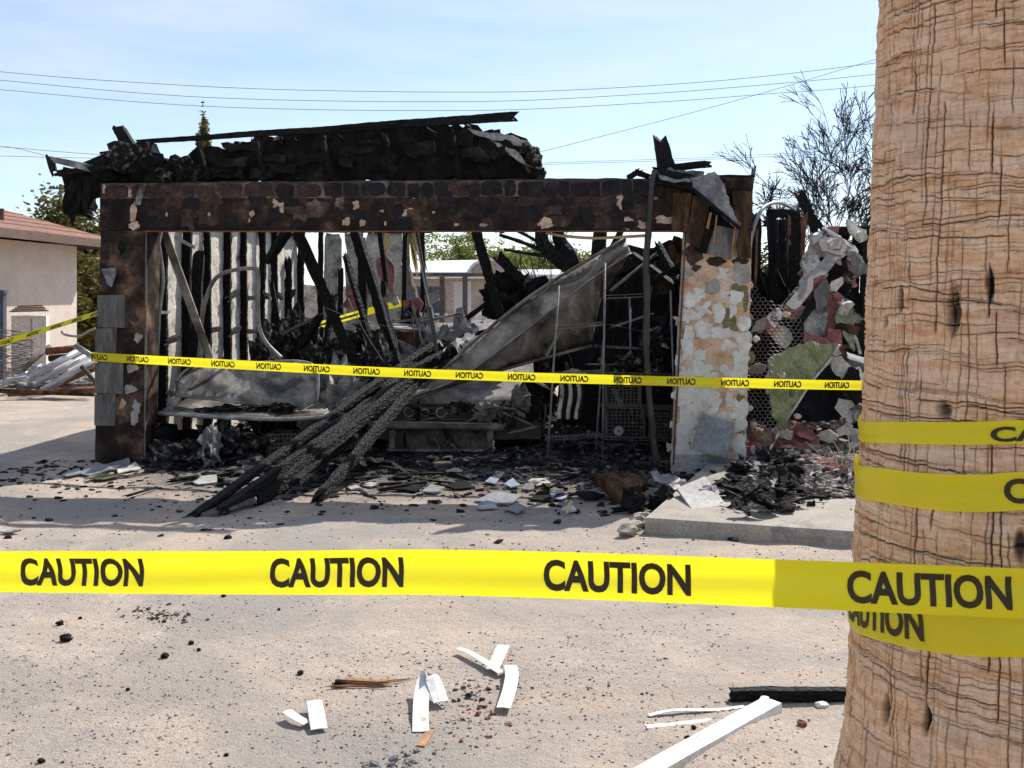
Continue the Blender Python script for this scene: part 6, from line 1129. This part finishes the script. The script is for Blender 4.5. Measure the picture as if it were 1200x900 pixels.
strip('vinyl_strip', [(493,860,.008),(493,840,.01),(494,822,.02),(498,812,.055),(506,812,.06),(512,818,.035),(517,826,.012)], .06, 'white vinyl strip curled over at one end', side=(1,0.1,0))
strip('vinyl_strip', [(336,842,.03),(345,847,.025),(360,852,.015)], .04, 'narrow white vinyl strip tucked under the wider piece')
strip('vinyl_strip', [(368,830,.03),(371,845,.03),(374,858,.012)], .062, 'wide short white vinyl piece on the narrow strip', lip=.004)
strip('white_trim', [(700,948,.03),(780,900,.03),(840,866,.03),(905,831,.035)], .085, 'long white trim board lying towards the palm trunk', lip=.03, th=.004)
strip('white_trim', [(757,855,.012),(800,851,.012),(850,845,.015),(885,838,.03),(897,828,.04)], .03, 'thin white trim strip bent up under the long board')
strip('white_trim', [(760,841,.01),(790,838,.02),(840,837,.018),(872,832,.015)], .022, 'thinnest white trim strip beside the bent one')
tag(timber('burnt_branch', GD(857,824)+EZ*.03, GD(1000,822)+EZ*.03, .045, .045, M['alligator'], None, 960, .14, (1, 1), (.02,.02), step=.015), 'black burnt branch lying behind the white trim boards', 'branch')
tag(lump('white_pebble', GD(963,829)+EZ*.008, (.06,.04,.03), M['vinyl'], None, 2, .4, 2, 5), 'white flat scrap beside the burnt branch', 'scrap')
tag(timber('split_stick', GD(404,801)+EZ*.012, GD(447,803)+EZ*.012, .03, .02, M['rawwood'], None, 961, .15, (1,.7), (.02,.05), step=.012), 'short split raw wood stick on the sand', 'stick')
for k, (a, b) in enumerate((((400,805),(470,800)),((440,800),(480,797)),((392,806),(450,806)))): tag(timber('wood_splinter', GD(*a)+EZ*.006, GD(*b)+EZ*.006, .008, .006, M['rawwood'] if k != 2 else M['rust'], None, 962+k, .2, (1,.5)), 'thin wood splinter beside the split raw stick', 'splinter', 'wood splinters')
tag(MB().beam(GD(493,877)+EZ*.006, GD(505,858)+EZ*.006, .03, .008).build('wood_chip', M['rawwood']), 'flat tan wood chip below the curled vinyl strip', 'wood chip')
for k, (x, y, s_) in enumerate(((398,803,.035),(352,790,.022),(193,772,.03),(77,752,.042),(70,733,.03),(224,757,.022),(94,725,.016),(262,700,.02),(233,764,.016),(1,685,.02),(549,815,.022),(327,716,.014),(150,812,.014),(265,886,.014),(48,893,.02),(813,858,.016),(845,868,.018),(806,872,.02),(940,851,.03))):
    tag(lump('char_chunk', GD(x, y)+EZ*(s_*.3+gz(GD(x, y).x, GD(x, y).y)), (s_*1.3, s_, s_*.9), M['char'] if k != 18 else M['rust'], None, 2, .5, 2, 970+k), 'small black char chunk lying on the sandy yard' if k != 18 else 'small reddish stone beside the white trim boards', 'char chunk' if k != 18 else 'stone', 'char chunks on the yard' if k != 18 else None)
def patch(cx, cy, rx, ry):
    def f(r): p = GD(cx+r.gauss(0, rx), cy+r.gauss(0, ry)); return (p.x, p.y, gz(p.x, p.y))
    return f
for k, (cx, cy, rx, ry, n, mm, lab) in enumerate(((190,722,22,5,160,'pebble','patch of loose dark gravel behind the taut yard tape'),(560,835,26,18,130,'rust','patch of small reddish wood crumbs between the vinyl strips'),(470,895,22,6,110,'ash','patch of grey crumbs at the lower edge of the yard'),(548,812,14,8,60,'pebble','patch of dark crumbs beside the curled strip'))):
    tag(kind(grit('crumb_patch', n, patch(cx, cy, rx, ry), .003, .016, M[mm], 50+k), 'stuff'), lab, 'crumbs')
